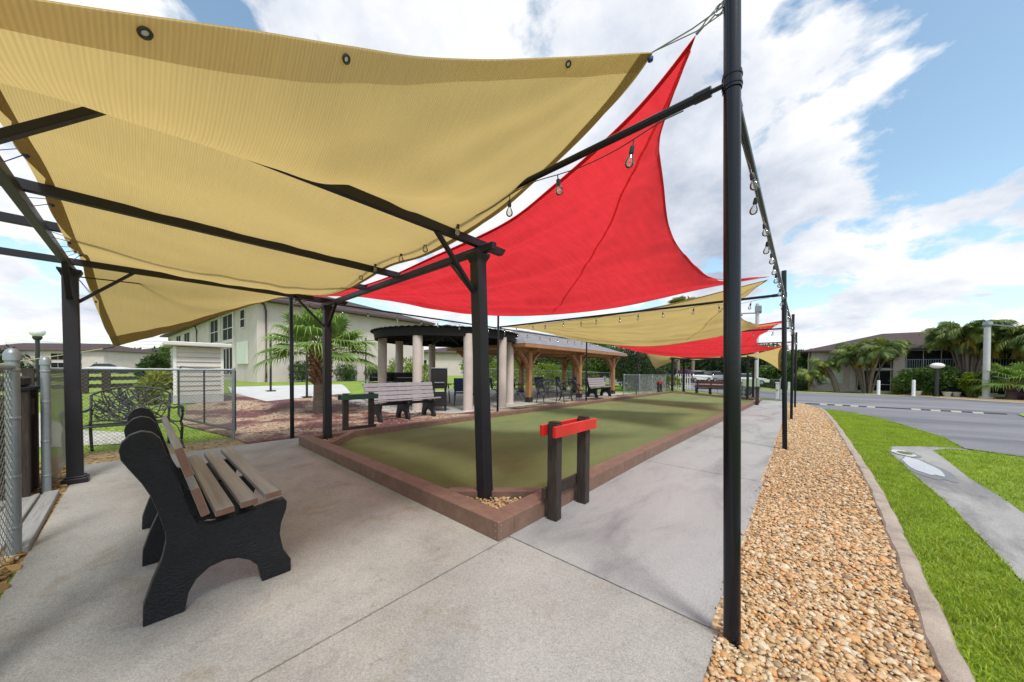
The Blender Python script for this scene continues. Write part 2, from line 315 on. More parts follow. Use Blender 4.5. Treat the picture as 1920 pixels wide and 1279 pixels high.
        if smooth:
            me.shade_smooth()
            if smooth != 'all': me.set_sharp_from_angle(angle=radians(40))
        o = bpy.data.objects.new(name, me); C.objects.link(o)
        if parent is not None: o.parent = parent
        return o
def dup(root, loc=None, rz=None, label=None, group=None):
    def cp(o, par):
        c = o.copy(); C.objects.link(c); c.parent = par
        for ch in kids.get(o.name, []): cp(ch, c)
        return c
    kids = {}
    for o in scn.objects:
        if o.parent: kids.setdefault(o.parent.name, []).append(o)
    r = cp(root, None)
    if loc is not None: r.location = loc
    if rz is not None: r.rotation_euler = (0, 0, rz)
    if label: r['label'] = label
    if group: r['group'] = group
    return r
def patch(name, poly, dz, m, step=1.5, kind='structure', thick=None, gaps=None):
    bm = bmesh.new(); fs = bm.faces.new([bm.verts.new((x, y, 0)) for x, y in poly])
    xs = [p[0] for p in poly]; ys = [p[1] for p in poly]
    for ax, lo, hi in ((0, min(xs), max(xs)), (1, min(ys), max(ys))):
        st = step
        k = math.ceil(lo/st)
        while k*st < hi:
            co = [0, 0, 0]; co[ax] = k*st; no = [0, 0, 0]; no[ax] = 1
            bmesh.ops.bisect_plane(bm, geom=bm.verts[:]+bm.edges[:]+bm.faces[:], plane_co=co, plane_no=no); k += 1
    for v in bm.verts: v.co.z = zt(v.co.x, v.co.y)+dz
    bmesh.ops.recalc_face_normals(bm, faces=bm.faces)
    if sum(f.normal.z for f in bm.faces) < 0: bmesh.ops.reverse_faces(bm, faces=bm.faces)
    if thick:
        ex = bmesh.ops.extrude_face_region(bm, geom=bm.faces[:])
        for v in [g for g in ex['geom'] if isinstance(g, bmesh.types.BMVert)]: v.co.z -= thick
        bmesh.ops.recalc_face_normals(bm, faces=bm.faces)
    me = bpy.data.meshes.new(name); bm.to_mesh(me); bm.free(); me.materials.append(M[m])
    o = bpy.data.objects.new(name, me); C.objects.link(o); tag(o, kind=kind); return o
# ------------------------------------------------------------------ ground, lawns, paving, roads
patch('ground', [(-420, -260), (260, -260), (260, 420), (-420, 420)], -.25, 'ground', 6)
patch('lawn', [(-140, -60), (70, -60), (70, 120), (-140, 120)], 0, 'lawn', 1.5)
# concrete slab in panels with real joints between them
SL = MB()
def panel(x0, x1, y0, y1, top=.012, m='concrete', name='pavement'):
    g = .006; return patch(name, [(x0+g, y0+g), (x1-g, y0+g), (x1-g, y1-g), (x0+g, y1-g)], top, m, 3, thick=.1)
panel(-1.69, -.29, -1.6, 1.9); panel(-7.12, -1.69, -.53, 1.9); panel(-1.69, -.29, -4, -1.6); patch('pavement', [(-7.12, 1.89), (-6.45, 1.89), (-6.45, 1.97), (-7.12, 1.97)], .011, 'concrete')
for k, y in enumerate([1.9, 4.87, 7.84, 10.8, 13.8, 16.8, 19.8]):
    panel(-1.72, -.33-.035*k, y, [4.87, 7.84, 10.8, 13.8, 16.8, 19.8, 23.4][k], m='concrete2')
patch('joint_fill', [(-7.1, -.5), (-.32, -.5), (-.45, 23), (-1.7, 23), (-1.7, 1.95), (-7.1, 1.95)], -.02, 'fascia', 3)
patch('gravel_bed', [(-.3, -3), (.42, -3), (.47, 2.2), (.6, 6), (.63, 12), (.6, 16), (.5, 18.9), (.2, 20.8), (-.25, 22.4), (-1.0, 22.4), (-.45, 1), (-.4, -3)], .004, 'gravelbed', 1.5)
patch('gate_dirt', [(-5.76, -1.3), (-3.84, -1.3), (-3.84, -.525), (-5.76, -.525)], .004, 'mulch_b', 1.5)
patch('side_mulch_bed', [(-3.86, -1.0), (-3.86, -.54), (-.3, -.54), (-.3, -4), (-3.8, -4)], .006, 'mulch_b', 1.5)
patch('mulch_bed', [(-7.12, 1.2), (-7.9, 1.15), (-10.5, .6), (-13.5, .9), (-15.2, 1.9), (-16.0, 2.3), (-13.5, 2.8), (-14.7, 5.75), (-12.5, 5.6), (-11.9, 5.3), (-7.5, 8.9), (-7.5, 22.6), (-6.4, 22.6), (-6.4, 1.98), (-7.12, 1.98)], .02, 'mulch', 1.5)
patch('fence_gravel_strip', [(-7.12, -.53), (-7.12, 1.2), (-7.9, 1.15), (-8.05, -.7), (-5.74, -.75), (-5.74, -.53)], .01, 'mulch_b', 1.5)
patch('white_pad', [(-13.5, 2.8), (-16.07, 2.25), (-19.5, 2.6), (-19.5, 7.5), (-14.6, 6.0)], .03, 'padconc', 1.5)
patch('patio', [(-7.75, 6.2), (-7.6, 19.5), (-13.2, 19.5), (-14, 12), (-14.3, 7), (-12.5, 5.0), (-9.2, 4.95)], .022, 'pavconc', 1.5)
patch('front_path', [(-3.9, -.55), (-5.7, -.55), (-6.2, -3), (-9, -6), (-40, -14), (-40, -12.6), (-9, -4.2), (-8.2, -2.9), (-26, -5.5), (-26, -4.7), (-7.3, -1.6)][:6]+[(-40, -12.5), (-8, -3.9), (-4.6, -1.2), (-3.9, -.9)], .02, 'pavconc', 3)
patch('side_path', [(-9, -.9), (-9.4, -1.4), (-30, -7.2), (-30, -6.0), (-11, -.9), (-9.6, .15), (-8.4, .2)], .015, 'pavconc', 3)
patch('road', [(-1.0, 23.9), (-.2, 22.6), (.66, 18.9), (1.43, 17.8), (1.9, 16.1), (2.13, 13.9), (2.33, 11.7), (2.27, 10.6), (2.24, 10.03), (2.49, 9.88), (2.9, 9.6), (5, 8.2), (30, -6), (62, -6), (62, 30), (30, 33), (16, 39), (12.5, 44), (7.6, 49.4), (2.3, 49.3), (-3.6, 49.2), (-9, 62), (-30, 75), (-55, 75), (-30, 40), (-14, 30.5), (-5, 27)], .02, 'asphalt', 1.5)
patch('far_road', [(-70, -32), (-70, -60), (-120, -60), (-120, 45), (-76, 45)], .03, 'asphalt', 6)
patch('island_lawn', [(5.85, 20.4), (6.2, 22.4), (7.2, 24.6), (12, 25.5), (22, 22), (22, 14), (12, 16.5)], .05, 'lawn', 1.5)
patch('gutter_path', [(1.04, -3), (1.04, 3.6), (1.07, 4.3), (1.1, 5.3), (1.1, 7.1), (1.12, 8.5), (1.24, 9.32), (1.47, 9.55), (1.94, 10.05), (2.24, 10.05), (2.26, 9.9), (1.94, 9.7), (1.74, 9.35), (1.71, 8.56), (1.6, 6.95), (1.6, 6.2), (1.57, 5.5), (1.57, -3)], .01, 'gutterconc', 1.5)
patch('patio_edge_strip', [(12.5, 43.8), (7.6, 49.1), (2.3, 49.1), (-3.6, 49.0), (-3.6, 49.5), (2.3, 49.8), (7.7, 49.9), (13, 44.4), (20, 38.5), (19.7, 38)], .05, 'pavconc', 1.5)
patch('tan_verge', [(7.0, 50.1), (13.2, 44.8), (20, 39), (20, 44), (15, 48.5), (13, 52), (7.8, 52.3)], .05, 'mulch_b', 1.5)
def blob(cx, cy, rx, ry, n, seed, rot=0, j=.12):
    r = random.Random(seed); ph = [r.uniform(0, 6.28) for _ in range(4)]
    return [(cx+cos(rot)*rx*k*cos(a)-sin(rot)*ry*k*sin(a), cy+sin(rot)*rx*k*cos(a)+cos(rot)*ry*k*sin(a)) for a in [2*pi*i/n for i in range(n)] for k in [1+j*sin(2*a+ph[0])+j*.6*sin(3*a+ph[1])+j*.4*sin(7*a+ph[2])]]
patch('puddle', blob(1.285, 7.45, .12, .74, 40, 3, .03), .0185, 'wetwater', 1.5)
patch('puddle', blob(1.29, 8.6, .13, .3, 36, 5), .0185, 'wetwater', 1.5)
patch('wet_patch', blob(1.3, 7.35, .17, .92, 40, 3, .03), .0145, 'wetconc'); patch('wet_patch', blob(1.3, 8.6, .17, .36, 36, 5), .0165, 'wetconc')
patch('grass_tuft_bed', blob(1.31, 8.6, .075, .16, 30, 8), .022, 'ground', 1.5)
# concrete edging between gravel and lawn
path = [(.46, -3), (.47, 1), (.50, 2.2), (.555, 3.6), (.62, 5.5), (.655, 8), (.68, 12), (.66, 16), (.58, 18.9), (.33, 20.8), (-.2, 22.4)]
def cr(pts, n):
    P = [Vector(p) for p in pts]; P = [P[0]*2-P[1]]+P+[P[-1]*2-P[-2]]; out = []
    for i in range(1, len(P)-2):
        for k in range(n):
            t = k/n; a, b, c, d = P[i-1:i+3]
            out.append(.5*((2*b)+(c-a)*t+(2*a-5*b+4*c-d)*t*t+(3*b-a-3*c+d)*t**3))
    return out+[P[-2]]
pp = cr([(x, y, 0) for x, y in path], 12); mb = MB(); n = len(pp)
prof = [(-.052, -.06), (-.052, .022), (-.04, .036), (.0, .04), (.044, .03), (.056, .012), (.056, -.06)]
for i, p in enumerate(pp):
    t = (pp[min(i+1, n-1)]-pp[max(0, i-1)]).normalized(); r = Vector((t.y, -t.x, 0)); wv = .006*sin(i*1.1)+.004*sin(i*2.7)
    mb.v += [tuple(p+r*(a+wv)+Vector((0, 0, zt(p.x, p.y)+b))) for a, b in prof]
k = len(prof)
mb.f = [(i*k+j, i*k+j+1, (i+1)*k+j+1, (i+1)*k+j) for i in range(n-1) for j in range(k-1)]
e = mb.build('edging', 'edging', smooth=True); tag(e, kind='structure')
# river pebbles
def ico(sub):
    bm = bmesh.new(); bmesh.ops.create_icosphere(bm, subdivisions=sub, radius=1); bm.verts.ensure_lookup_table()
    V = np.array([v.co[:] for v in bm.verts]); Fc = np.array([[v.index for v in f.verts] for f in bm.faces]); bm.free(); return V, Fc
def pebbles(pts, sz, sub, flat=.48):
    V, Fc = ico(sub); n = len(pts); a = rng.uniform(0, 2*pi, n); s = rng.lognormal(0, .33, n)*sz
    el = rng.uniform(.62, .95, n); fl = rng.uniform(flat-.15, flat+.15, n)
    P = V[None]*np.stack([s, s*el, s*fl], 1)[:, None]
    P = P*(1+rng.normal(0, .07, (n, len(V), 1)))
    tx = rng.normal(0, .35, n); y = P[..., 1]*np.cos(tx)[:, None]-P[..., 2]*np.sin(tx)[:, None]; z = P[..., 1]*np.sin(tx)[:, None]+P[..., 2]*np.cos(tx)[:, None]
    x = P[..., 0]*np.cos(a)[:, None]-y*np.sin(a)[:, None]; y2 = P[..., 0]*np.sin(a)[:, None]+y*np.cos(a)[:, None]
    out = np.stack([x, y2, z], 2)+pts[:, None]
    Ff = (Fc[None]+(np.arange(n)*len(V))[:, None, None]).reshape(-1, 3)
    return out.reshape(-1, 3), Ff, np.repeat(rng.uniform(0, 1, n), len(V))
def edge_x(y): return np.interp(y, [p[1] for p in path], [p[0] for p in path])-.05
def slab_x(y): return -.29-.035*np.clip((y-1.9)/2.97, 0, 7)
mb = MB(); att = []
for y0, y1, dens, sz, sub in [(1.2, 4.2, 4000, .0114, 2), (4.2, 9, 2500, .0137, 1), (9, 22.2, 850, .02, 1)]:
    n = int(dens*(y1-y0)*.97); y = rng.uniform(y0, y1, n); x0 = slab_x(y); x = x0+rng.uniform(.0, 1, n)*(edge_x(y)-x0)
    z = np.array([zt(a, b) for a, b in zip(x, y)])+rng.uniform(.004, .022, n)
    V, Fc, A = pebbles(np.stack([x, y, z], 1), sz, sub); mb.arr(V, Fc); att.append(A)
n = 90; y = rng.uniform(1.3, 9, n); x = slab_x(y)-np.abs(rng.normal(0, .035, n)); V, Fc, A = pebbles(np.stack([x, y, np.array([zt(a, b) for a, b in zip(x, y)])+.019], 1), .009, 1); mb.arr(V, Fc); att.append(A)
mb.att = np.concatenate(att); o = mb.build('river_pebbles', 'pebble', smooth='all'); tag(o, 'tan river pebbles filling the strip beside the concrete walk', 'pebbles', kind='stuff')
# pebbles inside the corner planters and under the left fence
def tri_pts(n, A, B, D):
    u = rng.uniform(0, 1, (n, 2)); f = u.sum(1) > 1; u[f] = 1-u[f]; A, B, D = map(np.array, (A, B, D)); return A+u[:, :1]*(B-A)+u[:, 1:]*(D-A)
mb = MB(); p = np.concatenate([tri_pts(420, (-1.96, 1.96), (-2.5, 1.97), (-1.94, 2.45)), tri_pts(200, (-6.3, 1.96), (-5.8, 1.97), (-6.28, 2.4))])
V, Fc, A = pebbles(np.concatenate([p, rng.uniform(.07, .1, (len(p), 1))], 1), .014, 1); mb.arr(V, Fc); mb.att = A
tag(mb.build('planter_pebbles', 'pebble', smooth='all'), 'pale pebbles filling the triangular planter corners of the court', 'pebbles', kind='stuff')
mb = MB(); n = 2600; x = rng.uniform(-14, -6.5, n); y = rng.uniform(1.4, 6, n); k = (y > 2.05) | (x < -7.2); x, y = x[k], y[k]
k = ~((x < -13.3)) & ~((x > -7.1) & (y < 2)); x, y = x[k], y[k]
V, Fc, A = pebbles(np.stack([x, y, np.array([zt(a, b) for a, b in zip(x, y)])+.02], 1), .024, 1); mb.arr(V, Fc); mb.att = A*.55
tag(mb.build('loose_gravel', mat('lava_stones', (.3, .17, .13), .8, attr=[(0, (.5, .3, .35)), (.5, (1.2, 1, .9)), (1, (1.8, 1.6, 1.4))]), smooth='all'), 'loose dark red rock and tan gravel around the palm', 'gravel', kind='stuff')
mb = MB(); n = 900; p = np.stack([rng.uniform(-4.1, -1.5, n), -.545-np.abs(rng.normal(0, .25, n)), rng.uniform(.008, .03, n)], 1)
p2 = np.stack([rng.uniform(-8, -5.8, 500), rng.uniform(-.9, -.56, 500), rng.uniform(.01, .03, 500)], 1)
V, Fc, A = pebbles(np.concatenate([p, p2]), .025, 1, .3); mb.arr(V, Fc); mb.att = A*.6
tag(mb.build('bark_chips', mat('bark_chip', (.4, .28, .12), .9, attr=[(0, (.4, .35, .3)), (1, (1.4, 1.3, 1.2))])), 'loose bark chips below the chain link fence', 'mulch', kind='stuff')
# grass blades
def blades(name, region, n, hmin, hmax, w, label, seed=1):
    r = np.random.default_rng(seed); P = []
    tot = 0
    while tot < n:
        x0, x1, y0, y1 = region[1]; q = np.stack([r.uniform(x0, x1, n), y0+(y1-y0)*r.uniform(0, 1, n)**region[2]], 1); q = q[region[0](q[:, 0], q[:, 1])]; P.append(q); tot += len(q)
    q = np.concatenate(P)[:n]; z = np.array([zt(a, b) for a, b in q])
    cl = .5+.5*np.sin(q[:, 0]*9.1+2*np.sin(q[:, 1]*4.3))*np.sin(q[:, 1]*7.7+q[:, 0]*3)
    h = r.uniform(hmin, hmax, n)*(.65+.5*cl); a = r.uniform(0, 2*pi, n); ln = r.uniform(.2, 1.1, n)*h; wd = w*r.uniform(.6, 1.3, n); b = r.uniform(0, 2*pi, n)
    base = np.concatenate([q, z[:, None]], 1); sx = np.stack([np.cos(a), np.sin(a), 0*a], 1)*wd[:, None]/2; dx = np.stack([np.cos(b), np.sin(b), 0*b], 1)*ln[:, None]
    up = np.array([0, 0, 1.])[None]*h[:, None]
    V = np.stack([base-sx, base+sx, base+sx*.8+dx*.35+up*.6, base-sx*.8+dx*.35+up*.6, base+dx+up*.95], 1).reshape(-1, 3)
    i = np.arange(n)[:, None]*5; mb = MB(); mb.v = [tuple(p) for p in V.tolist()]
    mb.f = [tuple(t) for t in (i+np.array([[0, 1, 2, 3]])).tolist()]+[tuple(t) for t in (i+np.array([[3, 2, 4]])).tolist()]
    mb.att = np.repeat(r.uniform(0, 1, n)*.93+.07*(r.uniform(0, 1, n) > .93), 5)
    return tag(mb.build(name, 'grass'), label, 'grass', kind='stuff')
def inA(x, y):
    e = np.interp(y, [p[1] for p in path], [p[0] for p in path])+.055
    r = np.interp(y, [0, 3.6, 5.3, 7.1, 8.5, 9.3, 9.55, 10.05, 10.6, 11.7, 13.9, 16.1, 17.8, 18.9, 22.4], [1.03, 1.03, 1.09, 1.1, 1.12, 1.24, 1.45, 2.2, 2.27, 2.33, 2.13, 1.9, 1.43, .64, -.2])
    return (x > e) & (x < r+.015)
blades('verge_grass', (inA, (-.2, 2.4, 1.9, 22), 1.5), 70000, .02, .05, .006, 'bright green grass between the edging kerb and gutter path')
blades('verge_grass', (lambda x, y: (x > e_l(y)) & (x < e_r(y)), (1.55, 9, 1.5, 9.9), 1.2), 36000, .02, .05, .008, 'bright green grass between the gutter path and the road', 2) if False else None
def inB(x, y):
    l = np.interp(y, [0, 5.5, 6.2, 7, 8.56, 9.35, 9.7, 9.9], [1.58, 1.58, 1.61, 1.61, 1.72, 1.75, 1.95, 2.3])
    r = np.interp(y, [4, 8.2, 9.6, 9.9], [12, 5, 2.9, 2.45]); return (x > l-.015) & (x < r)
blades('roadside_grass', (inB, (1.55, 4.5, 3.5, 9.9), 1.), 36000, .02, .05, .008, 'bright green grass between the gutter path and the road', 2)
blades('puddle_grass', (lambda x, y: ((x-1.31)/.08)**2+((y-8.6)/.17)**2 < 1, (1.2, 1.42, 8.4, 8.8), 1.), 900, .015, .04, .006, 'small tuft of grass standing in the far puddle', 5)
blades('fence_grass', (lambda x, y: (y < -.95) | (x < -8.1), (-13, -4, -6, 1.2), 1.), 30000, .02, .055, .01, 'lawn grass behind the chain link fence', 6)
# ------------------------------------------------------------------ court
X0, X1, Y0, Y1, KH, KW = -6.43, -1.70, 1.78, 22.9, .16, .18
patch('artificial_turf', [(X0+.1, Y0+.3), (X0+.3, Y0+.1), (X1-.3, Y0+.1), (X1-.1, Y0+.3), (X1-.1, Y1-.3), (X1-.3, Y1-.1), (X0+.3, Y1-.1), (X0+.1, Y1-.3)], .045, 'turf', 1.5)
cb = thing('court_border', 'low brown composite board border framing the long green turf court', 'border', ((X0+X1)/2, (Y0+Y1)/2, 0))
def kerb(a, b, w=KW, h=KH, dz=0., trim=(0, 0)):
    a, b = Vector((*a, 0)), Vector((*b, 0)); L = (b-a).length; t = (b-a)/L; r = Vector((t.y, -t.x, 0)); n = max(1, int(L/2.97)); mb = MB()
    za, zb = zt(a.x, a.y), zt(b.x, b.y)
    for s in ((0, 1),):
        vs = []
        for i, (p, z) in enumerate(((a, za), (b, zb))):
            m0 = trim[i]*(1 if i == 0 else -1)
            for side, hh in ((-1, -.06), (1, -.06), (1, h+dz), (-1, h+dz)):
                vs.append(p+r*side*w/2+Vector((0, 0, z+hh))+t*(m0 if side > 0 else 0))
        mb.add(vs, [(3, 2, 1, 0), (4, 5, 6, 7), (0, 1, 5, 4), (1, 2, 6, 5), (2, 3, 7, 6), (3, 0, 4, 7)])
    return mb.build('board', 'border', cb, bevel=.006, world=True)
h = KW/2; seg = [Y0, 4.82, 7.8, 10.8, 13.8, 16.8, 19.8, Y1]
for a, b in zip(seg[:-1], seg[1:]):
    for X in (X1-h, X0+h): kerb((X, a+(KW+.002 if a == Y0 else .003)), (X, b-(KW+.002 if b == Y1 else .003)))
kerb((X0, Y0+h), (-4.06, Y0+h)); kerb((-4.054, Y0+h), (X1, Y0+h)); kerb((X0, Y1-h), (-4.06, Y1-h)); kerb((-4.054, Y1-h), (X1, Y1-h))
D = .62
for (cx, sx) in ((X1, -1), (X0, 1)):
    for (cyy, sg) in ((Y0, 1), (Y1, -1)):
        a = (cx+sx*(KW+.005), cyy+sg*(KW+D)); b = (cx+sx*(KW+D+.05), cyy+sg*(KW+.005))
        kerb(a, b, .1, KH-.004)
for k, z in enumerate((.03, .07, .11, .135)):
    pass
for z in (.035, .085, .13):
    MB().box((X1+.001, Y0+.03, z), (.004, .009, .009)).build('screw', 'galv', cb, world=True)
    MB().box((X1-.03, Y0-.001, z), (.009, .004, .009)).build('screw', 'galv', cb, world=True)
pf = MB(); pf.add([(-1.9, 1.98, .075), (-2.52, 1.98, .075), (-1.9, 2.56, .075)], [(0, 1, 2)]); pf.add([(-6.22, 1.98, .075), (-6.22, 2.56, .075), (-5.65, 1.98, .075)], [(0, 1, 2)])
tag(pf.build('planter_soil', 'gravelbed'), kind='structure')
# ------------------------------------------------------------------ pergola
def rib(poly, p0, dirv, w): pass
def pergola(name, label, posts, tops, H=2.4, flip=1, rafters=(), tail=.5):
    """posts/tops: A (far left), B (far right), Cc (near right), D (near left) in plan"""
    cx = sum(p[0] for p in posts)/4; cyy = sum(p[1] for p in posts)/4; zg = zt(cx, cyy)
    t = thing(name, label, 'pergola', (cx, cyy, zg))
    W = .115
    for (x, y), (tx, ty) in zip(posts, tops):
        g = zt(x, y); p = MB(); a, b = Vector((x, y, g)), Vector((tx, ty, H+.0))
        p.beam(a, b, W, W, up=(0, 1, 0)); po = p.build('post', 'perg', t, bevel=.006, world=True)
        q = MB(); q.box((x, y, g+.035), (.185, .185, .07)); q.box((x, y, g+.08), (.155, .155, .02)); q.build('post_base', 'perg', t, bevel=.008, world=True)
        q = MB(); q.lathe([(.085, -.09), (.09, -.075), (.12, -.03), (.125, -.005)], (tx, ty, H), 4)
        m = [Vector(v) for v in q.v]; q.v = [tuple(Matrix.Rotation(pi/4, 3, 'Z') @ (v-Vector((tx, ty, H)))+Vector((tx, ty, H))) for v in m]
        q.build('capital', 'perg', t, bevel=.004, world=True)
    A, B, Cc, D = tops
    for (p, q) in ((B, Cc), (A, D)):    # beams along X
        v = Vector((q[0]-p[0], q[1]-p[1], 0)).normalized(); a = Vector((p[0], p[1], H+.02))-v*tail*.45; b = Vector((q[0], q[1], H+.02))+v*tail*.45
        m = MB(); m.beam(a, b, .055, .07, cut=.0); m.build('beam', 'perg', t, bevel=.004, world=True)
    for x in rafters:
        f = (x-A[0])/(Cc[0]-A[0]); ya = A[1]+(D[1]-A[1])*f; yb = B[1]+(Cc[1]-B[1])*f
        s = 1 if yb > ya else -1
        m = MB(); m.beam((x, ya-s*tail, H+.09), (x, yb+s*(tail*.62 if x in (rafters[0], rafters[-1]) else .02), H+.09), .055, .07, cut=.05); m.build('rafter', 'perg', t, bevel=.003, world=True)
    s = 1 if B[1] > A[1] else -1
    for (p, d1) in ((A, (1, s)), (B, (1, -s)), (Cc, (-1, -s)), (D, (-1, s))):
        m = MB(); m.beam((p[0]+.0, p[1], H-.42), (p[0]+d1[0]*.42, p[1], H+.005), .03, .045, up=(0, 1, 0)); m.build('brace', 'perg', t, bevel=.003, world=True)
        m = MB(); m.beam((p[0], p[1], H-.42), (p[0], p[1]+d1[1]*.5, H+.09), .03, .045, up=(1, 0, 0)); m.build('brace', 'perg', t, bevel=.003, world=True)
    return t
pergola('pergola', 'charcoal metal pergola over the black and brown bench, nearest the camera',
        [(-6.1, -.49), (-6.24, 2.17), (-2.26, 2.18), (-2.33, -.54)], [(-6.28, -.53), (-6.27, 2.17), (-2.345, 2.14), (-2.33, -.54)],
        2.42, rafters=(-2.335, -3.9, -4.85, -6.275))
pergola('pergola', 'small dark pergola at the far end of the court, over the red brown bench',
        [(-6.26, 25.2), (-6.26, 22.5), (-2.33, 22.5), (-2.33, 25.2)], [(-6.26, 25.2), (-6.26, 22.5), (-2.33, 22.5), (-2.33, 25.2)],
        2.14, rafters=(-2.33, -3.6, -4.95, -6.26))
# ------------------------------------------------------------------ shade sails
def catm(P, t):
    n = len(P)-1; i = min(int(t*n), n-1); f = t*n-i; a = P[max(i-1, 0)]; b = P[i]; c = P[i+1]; d = P[min(i+2, n)]
    return .5*((2*b)+(c-a)*f+(2*a-5*b+4*c-d)*f*f+(3*b-a-3*c+d)*f**3)
def surf_build(name, fn, nu, nv, m, parent, wr=None, scaleuv=(1, 1), swapuv=False):
    G = [[fn(i/nu, j/nv) for j in range(nv+1)] for i in range(nu+1)]; mb = MB(); uvs = []
    for i in range(nu+1):
        for j in range(nv+1):
            p = G[i][j]
            if wr: p = p+wr(i/nu, j/nv, p)
            mb.v.append(tuple(p)); uvs.append((p.y, p.x) if swapuv else (p.x, p.y))
    mb.f = [(i*(nv+1)+j, i*(nv+1)+j+1, (i+1)*(nv+1)+j+1, (i+1)*(nv+1)+j) for i in range(nu) for j in range(nv)]
    mb.uv = uvs; return mb.build(name, m, parent, smooth='all', world=True), G
def grid_fn(rows):
    rows = [[Vector(p) for p in r] for r in rows]
    return lambda s, t: catm([catm(r, t) for r in rows], s)
def strip_from(fn, edge, w, m, parent, n=160, dz=-.004, scallop=0., name='hem'):
    """hem band sewn along one edge of the sail (edge: 't0','t1','s0','s1')"""
    mb = MB(); uv = []
    for i in range(n+1):
        q = i/n
        a, b = {'t0': ((q, 0), (q, w)), 't1': ((q, 1), (q, 1-w)), 's0': ((0, q), (w, q)), 's1': ((1, q), (1-w, q))}[edge]
        A, B = fn(*a), fn(*b); d = (A-B)
        if callable(scallop): A = A+d.normalized()*scallop(q)
        for P in (A, B): mb.v.append((P.x, P.y, P.z+dz)); uv.append((P.x, P.y))
    mb.f = [(2*i, 2*i+1, 2*i+3, 2*i+2) for i in range(n)]; mb.uv = uv
    return mb.build(name, m, parent, smooth='all', world=True)
def link(mb, a, b, r=.004): mb.tube([a, b], r, 6)
Hs = 2.545
rows1 = [  # s=0 at the walk side, t=0 over the court side hem, t=1 at the fence side hem
    [(-.62, 1.80, 2.99), (-1.2, .99, 2.74), (-1.25, .22, 2.31), (-1.24, -.2, 2.06), (-1.2, -.62, 1.82)],
    [(-.92, 1.86, 2.86), (-1.4, 1.1, 2.58), (-1.55, .4, 2.2), (-1.55, -.15, 2.08), (-1.5, -.62, 1.95)],
    [(-1.5, 1.95, 2.72), (-1.78, 1.25, 2.42), (-1.85, .6, 2.255), (-1.84, 0, 2.20), (-1.8, -.62, 2.12)],
    [(-2.12, 2.0, 2.60), (-2.2, 1.3, 2.545), (-2.31, .55, Hs+.03), (-2.33, 0, Hs+.04), (-2.33, -.53, Hs+.04)],
    [(-3.0, 2.04, 2.54), (-3.0, 1.35, 2.50), (-3.0, .7, 2.50), (-3.0, .1, 2.52), (-3.0, -.47, 2.54)],
    [(-3.8, 2.02, Hs+.02), (-3.8, 1.4, Hs+.0), (-3.8, .8, Hs+.0), (-3.8, .15, Hs+.0), (-3.8, -.46, Hs+.02)],
    [(-4.8, 1.98, 2.46), (-4.85, 1.4, 2.36), (-4.85, .8, 2.35), (-4.85, .15, 2.36), (-4.8, -.44, 2.44)],
    [(-5.6, 1.98, 2.48), (-5.6, 1.4, 2.40), (-5.6, .8, 2.40), (-5.6, .15, 2.42), (-5.6, -.46, 2.50)],
    [(-6.27, 1.95, Hs+.02), (-6.27, 1.4, Hs), (-6.27, .8, Hs), (-6.27, .15, Hs), (-6.27, -.46, Hs+.02)],
    [(-6.7, 1.93, 2.61), (-6.68, 1.5, 2.52), (-6.66, .85, 2.36), (-6.75, .22, 2.22), (-6.85, -.4, 2.16)],
    [(-7.12, 1.87, 2.68), (-7.02, 1.42, 2.47), (-7.05, .85, 2.17), (-7.25, .3, 1.86), (-7.6, -.26, 1.61)]]
f1 = grid_fn(rows1)
nz = lambda p, s, o=0: mnoise.noise(Vector((p.x*s+o, p.y*s, p.z*s)))
def wr1(s, t, p):
    e = sin(pi*min(1, max(0, t)))**.5*min(1, .15+s*8) if 0 < t < 1 else 0
    q = Vector((p.x*.9+p.y*2.6, p.y*.5-p.x*.15, 0)); k = .022*mnoise.noise(q*1.7)+.012*mnoise.noise(Vector((p.x*5.5+p.y*1.2, p.y*.7, 3)))
    z = k*e
    # tension folds running to the high corner
    r = Vector((p.x+.62, p.y-1.8)); d = r.length
    if d < 2.6: z += .02*sin(atan2(r.y, r.x)*24+1.5*sin(d*3))*min(1, d/.5)*max(0, 1-d/2.6)*e
    return Vector((0, 0, z))
t = thing('shade_sail', 'large tan shade sail draped over the near pergola and tied to two tall poles', 'shade sail', (-3.9, .7, 2.5))
surf_build('canopy', f1, 190, 84, 'tan', t, wr1)
sc1 = lambda q: .035*abs(sin(pi*q*11))
f1w = lambda s, t: f1(s, t)+wr1(s, t, f1(s, t))
strip_from(f1w, 't1', .045, 'tanhem', t, 240, -.006, lambda q: -.045+.05*abs(sin(pi*q*10)))
strip_from(f1w, 't0', .028, 'tanhem', t, 240, -.006, lambda q: .012*abs(sin(pi*q*10)))
strip_from(f1w, 's0', .04, 'tanhem2', t, 160, -.003)
strip_from(f1w, 's1', .03, 'tanhem', t, 100, -.005)
for q in (.115, .4, .62, .83):
    p = f1(.017, q*.985+.01); b = f1(.05, q); c2 = f1(.017, q+.02); nrm = (b-p).cross(c2-p).normalized()
    mb = MB(); ring = [Vector((cos(a), sin(a))) for a in [2*pi*i/18 for i in range(19)]]; u = (b-p).normalized(); v = nrm.cross(u)
    s = -1 if nrm.z > 0 else 1
    mb.tube([p+nrm*s*.008+(u*r.x+v*r.y)*.0125 for r in ring], .0042, 6, cap=False); eo = mb.build('eyelet', 'iron', t, smooth=True, world=True); c0 = p+nrm*s*.006; dm = MB(); dm.add([c0]+[c0+(u*r_.x+v*r_.y)*.009 for r_ in ring[:-1]], [(0, i+1, (i+1) % 18+1) for i in range(18)]); dm.v = [tuple(Vector(a_)-Vector(t.location)) for a_ in dm.v]; dm.build('eyelet_sky_disc', 'carwhite', eo)  # white disc painted in for bright sky showing through the eyelet hole
